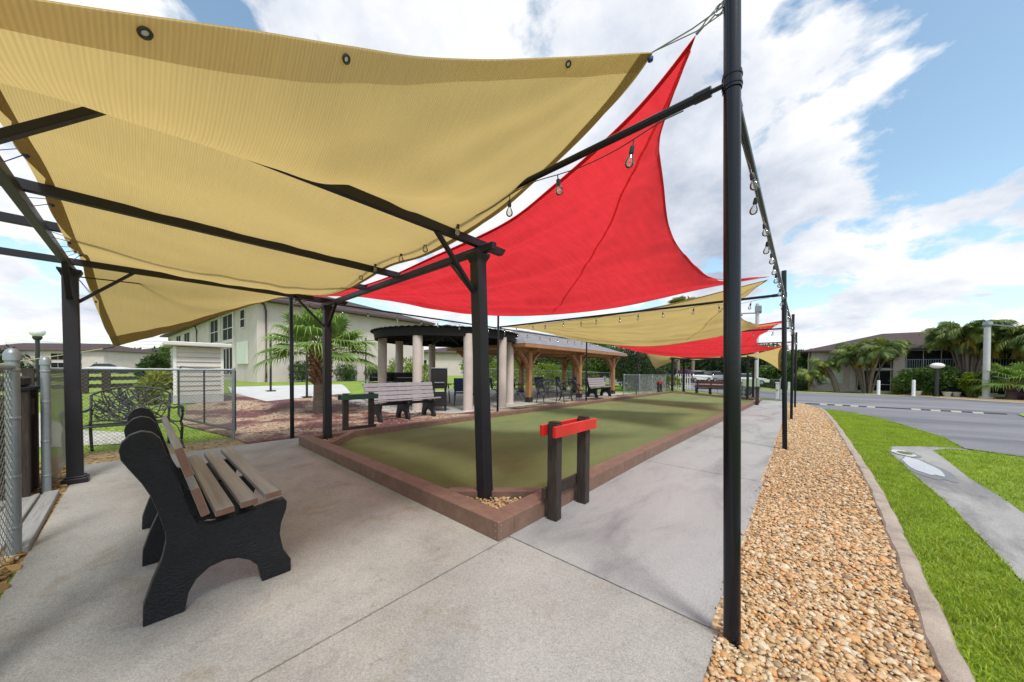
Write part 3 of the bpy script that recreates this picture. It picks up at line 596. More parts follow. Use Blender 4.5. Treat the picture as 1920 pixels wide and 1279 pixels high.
for q in (.3, .38, .46, .54, .62, .7, .78, .9):
    p = f1(q, .985); mb = MB(); mb.lathe([(.004, -.012), (.011, -.008), (.012, .006), (.004, .012)], p+Vector((0, 0, -.012)), 10)
    yb = -.53; mb.tube([p, Vector((p.x+.05, yb, 2.44)), Vector((p.x+.04, yb-.035, 2.5)), p+Vector((.01, 0, .03))], .003, 5)
    mb.build('tie_clip', 'blueclip', t, smooth=True, world=True)
tA = Vector((-.285, 1.83, 3.0)); cA = f1(0, 0)
mb = MB(); mb.tube([cA+Vector((-.01, 0, 0)), cA.lerp(tA, .55)+Vector((0, 0, .004)), tA+Vector((0, 0, .03))], .0035, 6); mb.tube([cA, cA.lerp(tA, .6)+Vector((0, 0, -.02)), tA], .0028, 6)
mb.build('cable', 'steelcab', t, smooth=True, world=True)
mb = MB(); mb.lathe([(.003, -.014), (.014, -.008), (.015, .006), (.003, .013)], cA+Vector((-.012, -.0, -.03)), 12); mb.build('ball_tie', 'blueclip', t, smooth=True, world=True)
K = f1(1, 1); mb = MB(); mb.tube([K, K+Vector((-.1, -.1, -.03))], .012, 8); mb.build('hook', 'iron', t, smooth=True, world=True)
mb = MB(); mb.tube([K+Vector((-.1, -.1, -.03)), Vector((-8.3, -1.0, 1.42)), Vector((-9.6, -2.1, 1.18)), Vector((-11.3, -3.8, .62))], .006, 6); mb.build('rope', 'rope', t, smooth=True, world=True)

def tri_sail(label, m, hemm, apex, edgeL, edgeP, hem2, loc, belly=.2, seams=True, name='shade_sail'):
    """edgeL: far corner -> apex, hem2: far corner -> other corner, edgeP: apex -> other corner"""
    EL, EP, EH = [[Vector(p) for p in e] for e in (edgeL, edgeP, hem2)]
    L0_, A_, B_ = EL[0], EL[-1], EH[-1]
    def fn(s, t):
        a = catm(EL, s); b = catm(EH, s); e = catm(EP, t); lin = A_.lerp(B_, t)
        p = a.lerp(b, t)+(e-lin)*(s**2.2); p.z -= belly*4*t*(1-t)*s*(1-s)*1.6; return p
    t_ = thing(name, label, 'shade sail', loc)
    def wr(s, t, p):
        e = (4*t*(1-t))**.5*min(1, s*3)
        z = .05*mnoise.noise(Vector((s*3, t*8, 0)))+.045*mnoise.noise(Vector((s*3+t*3, t*20-s*6, 5)))+.01*mnoise.noise(Vector((s*6, t*70, 9)))
        z -= .07*math.exp(-((t-.80)/.035)**2)*min(1, s*4)*(1-s*.6); k_ = (1-s)/.45-t; z -= .025*math.exp(-(k_/.08)**2)
        z += .012*sin(34*(t+1.4*s)+3*mnoise.noise(Vector((s*4, t*4, 1))))*t*(1-t)*4
        return Vector((0, 0, z*e))
    surf_build('canopy', fn, 110, 70, m, t_, wr)
    for e, w_ in (('t0', .02), ('t1', .02), ('s1', .02)): strip_from(fn, e, w_, hemm, t_, 120, -.006)
    if seams:
        mb = MB(); n = 100; uv = []
        for i in range(n+1):
            kk = .02+.96*i/n; s_k, t_k = 1-.45*kk, kk; p = fn(s_k, t_k); p = p+wr(s_k, t_k, p); mb.v += [(p.x-.009, p.y-.004, p.z-.006), (p.x+.009, p.y+.004, p.z-.006)]; uv += [(p.x, p.y)]*2
        mb.f = [(2*i, 2*i+1, 2*i+3, 2*i+2) for i in range(n)]; mb.uv = uv; mb.build('seam', m, t_, smooth='all', world=True)
    return t_, fn
tr1, fr1 = tri_sail('large red shade sail over the near half of the court, right behind the tan one', 'red', 'redhem', None,
    [(-7.1, 1.95, 2.67), (-5.6, 2.1, 2.56), (-4.4, 2.22, 2.56), (-3.4, 2.35, 2.68), (-2.3, 2.42, 2.78), (-1.6, 2.3, 2.86), (-.84, 2.05, 2.92), (-.43, 1.86, 3.0)],
    [(-.43, 1.86, 3.0), (-.7, 2.3, 2.99), (-.87, 2.7, 3.06), (-1.05, 3.4, 3.14), (-1.2, 4.1, 3.02), (-1.26, 4.9, 2.95), (-1.12, 5.9, 2.8), (-.75, 6.8, 2.9), (-.46, 7.35, 3.0)],
    [(-7.1, 1.95, 2.67), (-6.2, 2.85, 2.70), (-5.5, 3.45, 2.585), (-4.7, 4.12, 2.38), (-3.6, 4.5, 2.27), (-2.45, 5.35, 2.39), (-1.2, 6.2, 2.7), (-.46, 7.35, 3.0)], (-3, 3.5, 2.6), .16)
mb = MB(); a = fr1(1, 0); b = Vector((-.285, 1.84, 3.07))
d = (b-a).normalized(); sd_ = d.cross(Vector((0, 0, 1))).normalized(); L = (b-a).length
mb.tube([a, a+d*.04], .007, 8)
for k0, k1, wdt in ((.03, .11, .010), (.10, .15, .008)):
    for s_ in (-1, 1): mb.tube([a+d*L*0+d*k0+sd_*s_*0, a+d*(k0+.02)+sd_*s_*wdt, a+d*(k1-.02)+sd_*s_*wdt, a+d*k1], .0035, 6)
mb.tube([a+d*.15, b], .005, 6); mb.build('turnbuckle', 'steelcab', tr1, smooth=True, world=True)
sh2 = lambda P, dy, dz=0: [(x, y+dy, z+dz) for x, y, z in P]
t2, _ = tri_sail('second tan shade sail over the middle of the court between the two red ones', 'tan', 'tanhem', None,
    [(-7.1, 7.5, 2.70), (-5.5, 7.65, 2.68), (-3.6, 7.75, 2.72), (-2.2, 7.7, 2.8), (-1.2, 7.55, 2.9), (-.49, 7.42, 2.97)],
    [(-.49, 7.42, 2.97), (-.75, 7.9, 2.92), (-1.05, 8.7, 2.85), (-1.24, 10.0, 2.8), (-1.2, 11.3, 2.74), (-.9, 12.3, 2.74), (-.45, 12.9, 2.82)],
    [(-7.1, 7.5, 2.70), (-6.2, 8.35, 2.55), (-5.2, 9.2, 2.25), (-3.6, 10.2, 2.08), (-2.2, 11.0, 2.28), (-1.1, 11.9, 2.6), (-.45, 12.9, 2.82)], (-3, 9.5, 2.5), .12)
t3, _ = tri_sail('second red shade sail, smaller and farther, over the far half of the court', 'red', 'redhem', None,
    [(-7.1, 13.1, 2.72), (-5.5, 13.2, 2.7), (-3.6, 13.3, 2.74), (-2.0, 13.25, 2.8), (-1.2, 13.2, 2.86), (-.45, 13.1, 2.92)],
    [(-.45, 13.1, 2.92), (-.8, 13.9, 2.8), (-1.25, 15.0, 2.62), (-1.4, 16.2, 2.5), (-1.25, 17.3, 2.42), (-.85, 18.2, 2.46), (-.4, 18.8, 2.55)],
    [(-7.1, 13.1, 2.72), (-6.2, 14.4, 2.42), (-5.2, 15.3, 2.12), (-3.6, 16.3, 1.96), (-2.2, 17.1, 2.08), (-1.1, 17.9, 2.3), (-.4, 18.8, 2.55)], (-3, 15, 2.4), .08)
Hf = 2.30
f4 = grid_fn([[(-.62, 19.7, 2.62), (-.85, 21.5, 2.4), (-.95, 23.2, 2.0), (-1.0, 24.7, 1.42)],
              [(-1.3, 21.2, 2.45), (-1.5, 22.3, 2.4), (-1.6, 23.6, 2.2), (-1.6, 24.9, 1.95)],
              [(-2.3, 22.55, Hf+.02), (-2.33, 23.3, Hf), (-2.33, 24.4, Hf), (-2.33, 25.1, Hf)],
              [(-3.3, 22.6, Hf-.1), (-3.3, 23.4, Hf-.16), (-3.3, 24.4, Hf-.16), (-3.3, 25.05, Hf-.1)],
              [(-4.3, 22.6, Hf+.0), (-4.3, 23.4, Hf-.02), (-4.3, 24.4, Hf-.02), (-4.3, 25.05, Hf)],
              [(-5.3, 22.6, Hf-.1), (-5.3, 23.4, Hf-.16), (-5.3, 24.4, Hf-.16), (-5.3, 25.05, Hf-.1)],
              [(-6.26, 22.55, Hf+.02), (-6.26, 23.3, Hf), (-6.26, 24.4, Hf), (-6.26, 25.1, Hf)],
              [(-6.8, 21.0, 2.45), (-6.85, 21.8, 2.2), (-6.9, 22.3, 2.0), (-6.85, 22.9, 1.8)],
              [(-7.05, 19.2, 2.62), (-7.1, 20.2, 2.35), (-7.1, 21.0, 1.95), (-7.1, 21.9, 1.5)]])
t = thing('shade_sail', 'farthest tan shade sail hanging over the small far pergola', 'shade sail', (-4, 23, 2.3))
surf_build('canopy', f4, 90, 40, 'tan', t, lambda s, t_, p: Vector((0, 0, .02*nz(p, 1.4))))
strip_from(f4, 't1', .03, 'tanhem', t, 100); strip_from(f4, 's0', .03, 'tanhem', t, 60); strip_from(f4, 's1', .03, 'tanhem', t, 60)
for q_ in ((f4(0, 0), (-.3, 18.95, 2.72)), (f4(1, 0), (-7.14, 18.95, 2.7))): MB().tube(list(q_), .006, 5).build('cable', 'steelcab', t, world=True)
# ------------------------------------------------------------------ poles, bars and string lights
PY = [1.871, 7.438, 13.065, 18.908]; ZB, ZT = 2.67, 3.07
plab = {(0, 'R'): 'tall glossy black pole standing in the pebbles nearest the camera', (1, 'R'): 'second tall black pole along the pebble strip', (2, 'R'): 'third tall black pole along the pebble strip', (3, 'R'): 'farthest black pole at the end of the pebble strip',
        (0, 'L'): 'slim black pole rising from the red rock beside the palm tree', (1, 'L'): 'slim black pole in front of the gazebo column at the court edge', (2, 'L'): 'slim black pole between the timber pavilion and the mauve bench', (3, 'L'): 'slim black pole by the dark hedge at the far left court edge'}
PT = {}
for side, X in (('R', -.257), ('L', -7.184)):
    for i, y in enumerate(PY):
        g = zt(X, y); bx, by = X, y; tx, ty = X, y
        if (i, side) == (0, 'R'): bx, by, tx, ty = -.238, 1.876, -.276, 1.845
        elif (i, side) == (0, 'L'): bx, tx = -7.13, -7.2
        elif (i, side) == (1, 'R'): bx, tx = -.225, -.28
        top = ZT if side == 'R' else ZB+.05+(.3 if i in (1, 2) else 0)
        t = thing('steel_pole', plab[(i, side)], 'pole', (bx, by, g), group='black poles along both sides of the court')
        at = lambda z, bx=bx, by=by, tx=tx, ty=ty, g=g: Vector((bx+(tx-bx)*(z-g)/(3.07-g), by+(ty-by)*(z-g)/(3.07-g), z))
        r = .0355 if side == 'R' else .034
        mb = MB(); mb.tube([at(g-.05), at(1.2), at(top)], r, 28); mb.build('shaft', 'pole', t, smooth=True, world=True)
        mb = MB(); mb.tube([at(ZB-.045), at(ZB+.035)], r+.0045, 28); mb.tube([at(ZB-.03), at(ZB-.022)], r+.007, 28); mb.tube([at(ZB+.012), at(ZB+.02)], r+.007, 28)
        dv = Vector((-1, 0, 0)) if side == 'R' else Vector((1, 0, 0))
        mb.tube([at(ZB-.005)+dv*r, at(ZB-.005)+dv*(r+.05)], .009, 8); mb.build('clamp', 'pole', t, smooth=True, world=True)
        if side == 'R':
            mb = MB(); mb.tube([at(top), at(top+.012)], r+.002, 28); mb.build('cap', 'pole', t, smooth=True, world=True)
            mb = MB(); c = at(3.03)+Vector((-.05, -.01, 0)); mb.tube([c+Vector((.018*cos(a), 0, .024*sin(a))) for a in [2*pi*k/12 for k in range(13)]], .004, 6, cap=False); mb.build('eye_bolt', 'steelcab', t, smooth=True, world=True)
        PT[(i, side)] = at
barlab = {}
bulb_me = None
def make_bulb(scale=1.):
    s = MB(); s.tube([(0, 0, 0), (0, 0, -.035)], .0035, 6); s.lathe([(.008, -.035), (.013, -.04), (.015, -.075), (.011, -.082)], n=12)
    b = MB(); b.lathe([(.011, -.08), (.013, -.088), (.021, -.104), (.0265, -.122), (.024, -.138), (.013, -.149), (.002, -.152)], n=14)
    return s, b
sb, bb = make_bulb(); proto_socket = None
def string_light(a, b, label, group, n, drop=.05, r=.0032, below=.03):
    global proto_socket
    a, b = Vector(a), Vector(b); mid = (a+b)/2
    t = thing('string_light', label, 'string lights', mid, group=group)
    L = (b-a).length; pts = []; N = n*6
    for i in range(N+1):
        f = i/N; p = a.lerp(b, f); ph = (f*n) % 1; p.z -= below+drop*.5*(1-cos(2*pi*f*n*.5)); p += Vector((mnoise.noise(Vector((f*31, 0, a.x))), mnoise.noise(Vector((0, f*31, 2))), 0))*.012; pts.append(p)
    mb = MB(); mb.tube(pts, r, 5); mb.build('cord', 'iron', t, smooth=True, world=True)
    for i in range(n):
        f = (i+.5+.12*sin(i*2.3))/n; p = pts[int(f*N)]
        if proto_socket is None:
            so_ = sb.build('bulb_socket', 'iron', t, smooth=True); so_.location = p-mid
            bl = bb.build('bulb', 'bulb', so_, smooth='all'); proto_socket = (so_, bl)
        else:
            so_ = proto_socket[0].copy(); C.objects.link(so_); so_.parent = t; so_.location = p-mid
            bl = proto_socket[1].copy(); C.objects.link(bl); bl.parent = so_
        so_.rotation_euler = (.2*sin(i*3.7), .2*cos(i*2.9), 0)
    return t
def bar(a, b, label, r=.0215, sock=True):
    a, b = Vector(a), Vector(b); d = (b-a).normalized()
    t = thing('cross_bar', label, 'bar', (a+b)/2, group='black bars joining the pole tops')
    mb = MB(); mb.tube([a+d*.09, b-d*.09], r, 16); mb.build('tube', 'pole', t, smooth=True, world=True)
    for p, s in ((a, 1), (b, -1)):
        mb = MB(); mb.tube([p+d*s*.04, p+d*s*.13], .009, 8); mb.tube([p+d*s*.085, p+d*s*.16], r+.004, 16); mb.build('end_fitting', 'pole', t, smooth=True, world=True)
nm = ['first', 'second', 'third', 'fourth']
for i in range(4):
    a, b = PT[(i, 'R')](ZB), PT[(i, 'L')](ZB)
    bar(a, b, ['long black bar crossing over the near end of the court below the first red sail', 'black bar spanning the court in front of the second tan sail', 'black bar spanning the court in front of the second red sail', 'farthest black bar crossing the court before the far pergola'][i], .0205 if i == 0 else .024)
    string_light(a.lerp(b, .03), b, ['bulb string hung under the nearest bar across the court', 'bulb string hung in front of the second tan sail', 'bulb string hung in front of the second red sail', 'faintest bulb string under the farthest bar'][i], 'bulb strings hung around the court', 13)
for i in range(3):
    for sd2 in 'RL':
        a, b = PT[(i, sd2)](ZB-.03), PT[(i+1, sd2)](ZB-.03); s_ = 'pebble strip' if sd2 == 'R' else 'gazebo side'
        bar(a, b, f'black bar along the {s_} of the court between its {nm[i]} and {nm[i+1]} poles', .02)
        string_light(a, b, f'bulb string along the {s_} between its {nm[i]} and {nm[i+1]} poles', 'bulb strings hung around the court', 12 if sd2 == 'R' else 9, .05)
mb = MB(); a = PT[(0, 'L')](2.62); mb.tube([a, a.lerp(Vector((-6.36, -.5, 2.36)), .5)+Vector((0, 0, -.02)), Vector((-6.36, -.5, 2.36))], .008, 6)
tag(mb.build('power_cord', 'iron', smooth=True), 'thin black cord running below the pergola beam to the first slim pole', 'cord')
# ------------------------------------------------------------------ benches with moulded end panels
PROF = [(-0.072, 0.892), (-0.064, 0.927), (-0.037, 0.962), (0.0, 0.976), (0.038, 0.963), (0.064, 0.93), (0.082, 0.87), (0.115, 0.745), (0.15, 0.61), (0.172, 0.52), (0.2, 0.452), (0.255, 0.43), (0.38, 0.442), (0.598, 0.474), (0.612, 0.45), (0.607, 0.404), (0.581, 0.328), (0.573, 0.259), (0.591, 0.155), (0.632, 0.077), (0.632, 0.0), (0.483, 0.0), (0.465, 0.103), (0.424, 0.155), (0.371, 0.191), (0.312, 0.205), (0.248, 0.194), (0.195, 0.151), (0.165, 0.094), (0.15, 0.0), (0.0, 0.0), (0.003, 0.1), (0.035, 0.218), (0.068, 0.31), (0.082, 0.393), (0.08, 0.442), (0.056, 0.549), (0.03, 0.644), (0.0, 0.717), (-0.04, 0.793), (-0.066, 0.845)]
def panel_bench(label, loc, rz, length, slat, nback, group, xs, top=None, m='panel'):
    t = thing('panel_bench', label, 'bench', loc, rz, group)
    for x in xs:
        mb = MB(); mb.prism(PROF, x-.032, x+.032, lambda p, q, k: (k, p, q)); mb.build('end_panel', m, t, bevel=.007, bseg=2, smooth=True)
    for k, (y, z) in enumerate(((.31, .489), (.42, .503), (.535, .520))):
        mb = MB(); mb.box((length/2-.035, y, z), (length, .082, .036), tilt=(.08, 'X')); mb.build('seat_slat', top or slat, t, bevel=.004)
        if top: MB().box((-.0372, y, z), (.002, .079, .033), tilt=(.08, 'X')).build('slat_end', slat, t)
    zs = (.795, .57) if nback == 2 else (.9, .79, .68, .57)[:nback]
    hgt = .165 if nback == 2 else .1
    for z in zs:
        y = .128+(.87-z)*.27
        mb = MB(); mb.box((length/2-.035, y, z), (length, .036, hgt), tilt=(.265, 'X')); mb.build('back_slat', top or slat, t, bevel=.004)
        if top: MB().box((-.0372, y, z), (.002, .033, hgt-.004), tilt=(.265, 'X')).build('slat_end', slat, t)
    for x0, x1 in zip(xs[:-1], xs[1:]):
        MB().box(((x0+x1)/2, .4, .425), (abs(x1-x0)-.07, .04, .07)).build('rail', 'panel', t, bevel=.004)
    return t
# local +x runs away from the near end; the bench faces +Y in the world, so mirror by building along -x
t = panel_bench('black moulded bench with brown slats on the slab under the near pergola', (-4.05, 0, .012), 0, 1.67, 'slat', 2, 'slatted benches with moulded end panels', (1.585, .835, .1), top='slattop')
for ch in list(t.children):
    if ch.name.startswith('slat_end'): ch.location.x = 1.672
B2 = panel_bench('long mauve grey slatted bench beside the green rack, left of the court', (-8.27, 5.62, .012), -pi/2, 2.0, 'slatpurp', 4, 'slatted benches with moulded end panels', (1.75, 1.0, .2))
panel_bench('short mauve grey slatted bench past the timber pavilion by the court', (-8.2, 16.55, .02), -pi/2, 1.75, 'slatpurp', 4, 'slatted benches with moulded end panels', (1.6, .12))
panel_bench('red brown slatted bench at the far end of the court under the small pergola', (-5.3, 23.3, -.1), pi*.97, 1.9, 'slatred', 2, 'slatted benches with moulded end panels', (.15, 1.0, 1.75)).rotation_euler = (0, 0, pi)
for o in scn.objects:
    if o.get('label', '').startswith('red brown slatted'): o.location = (-3.35, 23.9, -.12)
# ------------------------------------------------------------------ ornate iron furniture
def branch(mb, p, ang, L, r, depth, inside, place, seed):
    rr = random.Random(seed); pts = [p]; a = ang
    for i in range(6):
        a += rr.uniform(-.28, .28); q = (pts[-1][0]+cos(a)*L/6, pts[-1][1]+sin(a)*L/6)
        if not inside(*q): break
        pts.append(q)
        if depth and i in (1, 3): branch(mb, q, a+rr.choice((-.9, .9)), L*.55, r*.8, depth-1, inside, place, seed*7+i)
    if len(pts) > 1: mb.tube([place(*q) for q in pts], r, 5)
def iron_bench(label, loc, rz, W, group, detail=True, name='iron_bench', cat='bench', flare=0.):
    t = thing(name, label, cat, loc, rz, group); h = W/2
    arch = lambda x: .86+.12*max(0, 1-(x/h)**2)**.8 if detail else .78+.16*max(0, 1-(x/h)**2)**.6
    back = lambda x, z: Vector((x, -.02-(z-.42)*.32, z))
    mb = MB(); N = 20
    loop = [back(-h*.97, .47)]+[back(-h+W*i/N, arch(-h+W*i/N)) for i in range(N+1)]+[back(h*.97, .47)]+[back(h*.6-1.2*h*i/8, .475-.03*sin(pi*i/8)) for i in range(9)]
    mb.tube(loop+[loop[0]], .0165 if detail else .02, 7, cap=False); mb.build('back_frame', 'iron', t, smooth=True)
    mb = MB(); ins = lambda x, z: abs(x) < h*.96 and .46 < z < arch(x)
    for i in range(30 if detail else 9):
        x = -h*.93+W*.93*i/(29 if detail else 8); branch(mb, (x, .465), pi/2+(-.85 if (i % 3) else .7), .6, .0085 if detail else .013, 2 if detail else 1, ins, back, i+int(W*100))
    if not detail:
        for k in range(3): mb.tube([back(h*.8*cos(a)*(.4+.3*k), .68+.16*(.4+.3*k)*sin(a)) for a in [2*pi*j/16 for j in range(17)]], .008, 5, cap=False)
    mb.build('back_tracery', 'iron', t, smooth=True)
    for i in range(5):
        y = .02+i*.09; MB().box((0, y, .43-.012*sin(pi*i/4)), (W*.94+2*flare*y/.44, .062, .014)).build('seat_slat', 'iron', t)
    for s in (-1, 1):
        x = s*h*.97
        P = lambda L: [Vector((x+s*flare*max(0, q[0])/.44, q[0], q[1])) for q in L]
        for nm_, pts, r in (('front_leg', [(.4, .43), (.44, .36), (.43, .24), (.42, .12), (.46, .02), (.485, .006)], .016), ('rear_leg', [(0, .47), (.0, .36), (-.03, .22), (-.06, .1), (-.1, .012)], .015),
                            ('armrest', [(-.1, .72), (.02, .66), (.16, .635), (.3, .66), (.4, .68), (.46, .665), (.48, .62), (.455, .59), (.43, .605)], .0135), ('arm_post', [(.4, .66), (.46, .6), (.45, .52), (.4, .43)], .0125)):
            c = cr(P(pts), 5); mb = MB(); mb.tube(c, r*1.2, 8); mb.build(nm_, 'iron', t, smooth=True)
        mb = MB(); mb.tube(cr(P([(.42, .2), (.3, .33), (.14, .39), (-.0, .42)]), 5), .0075, 6); mb.build('leg_scroll', 'iron', t, smooth=True)
        mb = MB(); mb.tube(cr(P([(.0, .43), (.2, .42), (.42, .43)]), 4), .012, 6); mb.build('side_rail', 'iron', t, smooth=True)
    return t
iron_bench('black iron bench with branch pattern back behind the pergola post', (-8.0, -.1, .012), -pi/2-.08, .84, 'black cast iron seats', flare=.17)
iron_bench('black iron loveseat just right of the first cedar pavilion post', (-7.75, 10.95, .03), -pi/2-.35, 1.0, 'black cast iron seats', False)
iron_bench('black iron armchair standing between the loveseat and the second cedar post', (-7.9, 12.2, .03), -pi/2+.5, .62, 'black cast iron seats', False, 'iron_chair', 'chair')
iron_bench('black iron armchair beside the second slim pole on the court edge', (-7.85, 13.2, .03), -pi/2+1.1, .62, 'black cast iron seats', False, 'iron_chair', 'chair')
# ------------------------------------------------------------------ score racks
def rack(name, label, x, y0, y1, top, paint, inner, w=.1, bars=True, rail=True):
    g = zt(x, (y0+y1)/2); t = thing(name, label, 'score rack', (x, (y0+y1)/2, g))
    for y in (y0, y1):
        mb = MB(); mb.box((0, y-(y0+y1)/2, (top+.012)/2), (w, .085, top-.012)); mb.build('post', 'darkwood', t, bevel=.006)
        MB().box((0, y-(y0+y1)/2, top+.008), (w*.9, .075, .012)).build('post_cap', 'darkwood', t, bevel=.004)
    L = y1-y0+.22; s = 1 if inner > 0 else -1
    if bars:
        for k, dx in enumerate((.068, -.068)):
            MB().box((dx, 0, top-.06), (.034, L, .095)).build('top_board', paint, t, bevel=.003)
    if rail:
        MB().box((-s*.068 if abs(inner) == 1 else s*.07-.0, 0, .155 if abs(inner) == 1 else .23), (.03, L*.9, .1)).build('lower_rail', 'darkwood', t, bevel=.004)
    return t
rack('score_rack', 'score rack with bright red top boards on two dark posts straddling the border', -1.612, 2.388, 2.888, .85, 'redpaint', -2)
rack('score_rack', 'score rack with dark green top boards beside the mauve bench', -6.56, 2.60, 3.10, .83, 'greenpaint', -1)
rack('score_rack', 'small red topped score rack at the far left corner of the court', -6.62, 21.0, 21.45, .75, 'redpaint', -1)
rack('score_rack', 'dark score rack at the far right corner of the court beside the gate', -1.61, 19.0, 19.35, .86, 'darkwood', -1)
# ------------------------------------------------------------------ chain link fences
def link_fence(label, posts, H=1.25, pr=.024, mesh=.055, wr=.0016, railr=.018, base=.03, big=(), name='chain_link_fence', tie=True, rail=True):
    P = [Vector((x, y, zt(x, y))) for x, y in posts]; t = thing(name, label, 'fence', P[0])
    for i, p in enumerate(P):
        r = .031 if i in big else pr; hh = H+.1 if i in big else H+.03
        mb = MB(); mb.tube([p, p+Vector((0, 0, hh-.03))], r, 20); q = MB()
        q.lathe([(r+.006, -.055), (r+.006, -.01), (r+.002, .0), (r*.8, r*.55), (r*.4, r*.85), (.002, r*.95)], p+Vector((0, 0, hh)), 20)
        mb.build('post', 'galv', t, smooth=True, world=True); q.build('post_cap', 'galv', t, smooth=True, world=True)
        if i in big:
            for z in (.2, .55, .95, H-.02): MB().lathe([(r+.0005, z-.011), (r+.002, z-.009), (r+.002, z+.009), (r+.0005, z+.011)], p, 20).build('tension_band', 'galv', t, smooth=True, world=True)
    for a, b in zip(P[:-1], P[1:]):
        if rail: MB().tube([a+Vector((0, 0, H)), b+Vector((0, 0, H))], railr, 12).build('top_rail', 'galv', t, smooth=True, world=True)
        L = (b-a).length; u = (b-a)/L; nrm = Vector((-u.y, u.x, 0)); mb = MB(); hgt = H-base
        n = int((L+hgt)/mesh)
        for sgn in (1, -1):
            for k in range(n+1):
                c = k*mesh; x0 = c-hgt if sgn > 0 else c; x1 = c if sgn > 0 else c-hgt; z0, z1 = base, H
                if x0 < 0: z0 += (0-x0)*(z1-z0)/(x1-x0) if x1 != x0 else 0; x0 = 0
                if x1 < 0: z1 += (0-x1)*(z0-z1)/(x0-x1); x1 = 0
                if x0 > L: z0 += (x0-L)*(z1-z0)/(x0-x1); x0 = L
                if x1 > L: z1 += (x1-L)*(z0-z1)/(x1-x0); x1 = L
                if abs(x1-x0) < .01: continue
                o = nrm*wr*sgn
                mb.tube([a+u*x0+Vector((0, 0, z0))+o, a+u*x1+Vector((0, 0, z1))+o], wr, 3, cap=False)
        mb.build('wire_mesh', 'wire', t, world=True)
    return t
link_fence('chain link fence run at the left picture edge ending in a thick grey post', [(-4.03, -.58), (-2.2, -.66), (-.5, -.76)], 1.3, wr=.002, mesh=.06, big=(0,))
link_fence('chain link fence with grey top rail behind the black iron bench', [(-5.74, -.64), (-8.05, -.66), (-7.78, 1.12)], 1.28, wr=.0018, big=(0,))
g0 = Vector((-7.85, 1.16, .04)); g1 = Vector((-10.4, .55, .08)); t = thing('chain_link_gate', 'open dark chain link gate leaf standing in front of the sided shed', 'gate', g0)
u = (g1-g0); fr = [g0+u*.01+Vector((0, 0, .12)), g0+u*.01+Vector((0, 0, 1.22)), g0+u*.93+Vector((0, 0, 1.26)), g0+u*.99+Vector((0, 0, 1.18)), g0+u*.99+Vector((0, 0, .2)), g0+u*.93+Vector((0, 0, .12)), g0+u*.01+Vector((0, 0, .12))]
MB().tube(fr, .02, 8, cap=False).build('frame', 'iron', t, smooth=True, world=True)
MB().tube([g0+u*.5+Vector((0, 0, .13)), g0+u*.5+Vector((0, 0, 1.24))], .016, 8).build('stile', 'iron', t, smooth=True, world=True)
mb = MB()
for k in range(70):
    for sg in (1, -1):
        x0 = -.4+k*.02; x1 = x0+.4*1.0; za, zb = (.14, 1.22) if sg > 0 else (1.22, .14)
        c0, c1 = max(0, x0), min(1, x1)
        if c1 > c0: f = lambda x: za+(zb-za)*(x-x0)/(x1-x0); mb.tube([g0+u*c0+Vector((0, 0, f(c0))), g0+u*c1+Vector((0, 0, f(c1)))], .0022, 3, cap=False)
mb.build('wire_mesh', 'wire', t, world=True)
link_fence('low chain link fence in front of the dark evergreen', [(-7.25, 17.3), (-6.9, 18.6), (-6.75, 20.3), (-6.6, 22.3)], 1.15, mesh=.09, wr=.003)
link_fence('long chain link fence before the lime hedge', [(-14.2, 12.5), (-13.6, 15.5), (-13.0, 18.5), (-12.2, 21.5), (-10.5, 22.5)], 1.2, mesh=.11, wr=.003)
link_fence('chain link gate section across the far end of the concrete walk', [(-2.1, 24.4), (-.95, 23.2)], 1.2, mesh=.09, wr=.003, railr=.014)
link_fence('chain link fence behind the far pergola', [(-6.6, 26.2), (-4.4, 26.3), (-2.1, 26.2)], 1.1, mesh=.1, wr=.003)
t = thing('gate_threshold', 'weathered grey boards laid across the gate opening on the left', 'boards', (-4.8, -.7, 0))
for k, (y, z, w_) in enumerate(((-.60, .03, .1), (-.74, .035, .15), (-.93, .03, .2))):
    MB().beam((-5.66, y, z), (-4.02, y+.03, z), w_-.008, .035 if k else .055).build('board', 'woodgrey', t, bevel=.004, world=True)
t = thing('timber_bin', 'tall brown timber bin enclosure with black lid beside the gate opening', 'bin', (-5.80, -.94, 0), 0)
MB().box((0, 0, .52), (.42, .4, 1.0)).build('carcass', 'glass', t, bevel=.01)
for sx in (-1, 1):
    for s2 in (-1, 1): MB().box((sx*.2, s2*.19, .54), (.07, .07, 1.06)).build('corner_post', 'darkwood', t, bevel=.004)
for z in (.98, .88, .15): MB().box((.213, 0, z), (.025, .3, .09)).build('slat', 'darkwood', t, bevel=.003)
for sx in (-1, 1): MB().box((.1*sx+.0, .2, .9), (.18, .02, .16)).build('panel', 'darkwood', t)
MB().box((0, 0, 1.09), (.5, .48, .035)).build('rim', 'glass', t, bevel=.005)
MB().box((0, 0, 1.16), (.4, .38, .1)).build('lid', 'rubber', t, bevel=.02)
# wooden rail fence
t = thing('rail_fence', 'dark brown three rail wooden fence beyond the iron bench', 'fence', (-20, -1.5, .45))
a, b = Vector((-16.2, -4.1, 0)), Vector((-19.5, 1.6, 0))
for k, z in enumerate((.76, .5, .25)):
    zz = .43+z; MB().beam((a.x, a.y, zz), (b.x, b.y, zz), .05, .13).build('rail', 'darkwood', t, world=True)
for f in (.02, .33, .5, .58, .85):
    p = a.lerp(b, f); MB().box((p.x, p.y, .43+.42), (.2, .2, .84)).build('post', 'darkwood', t, world=True)
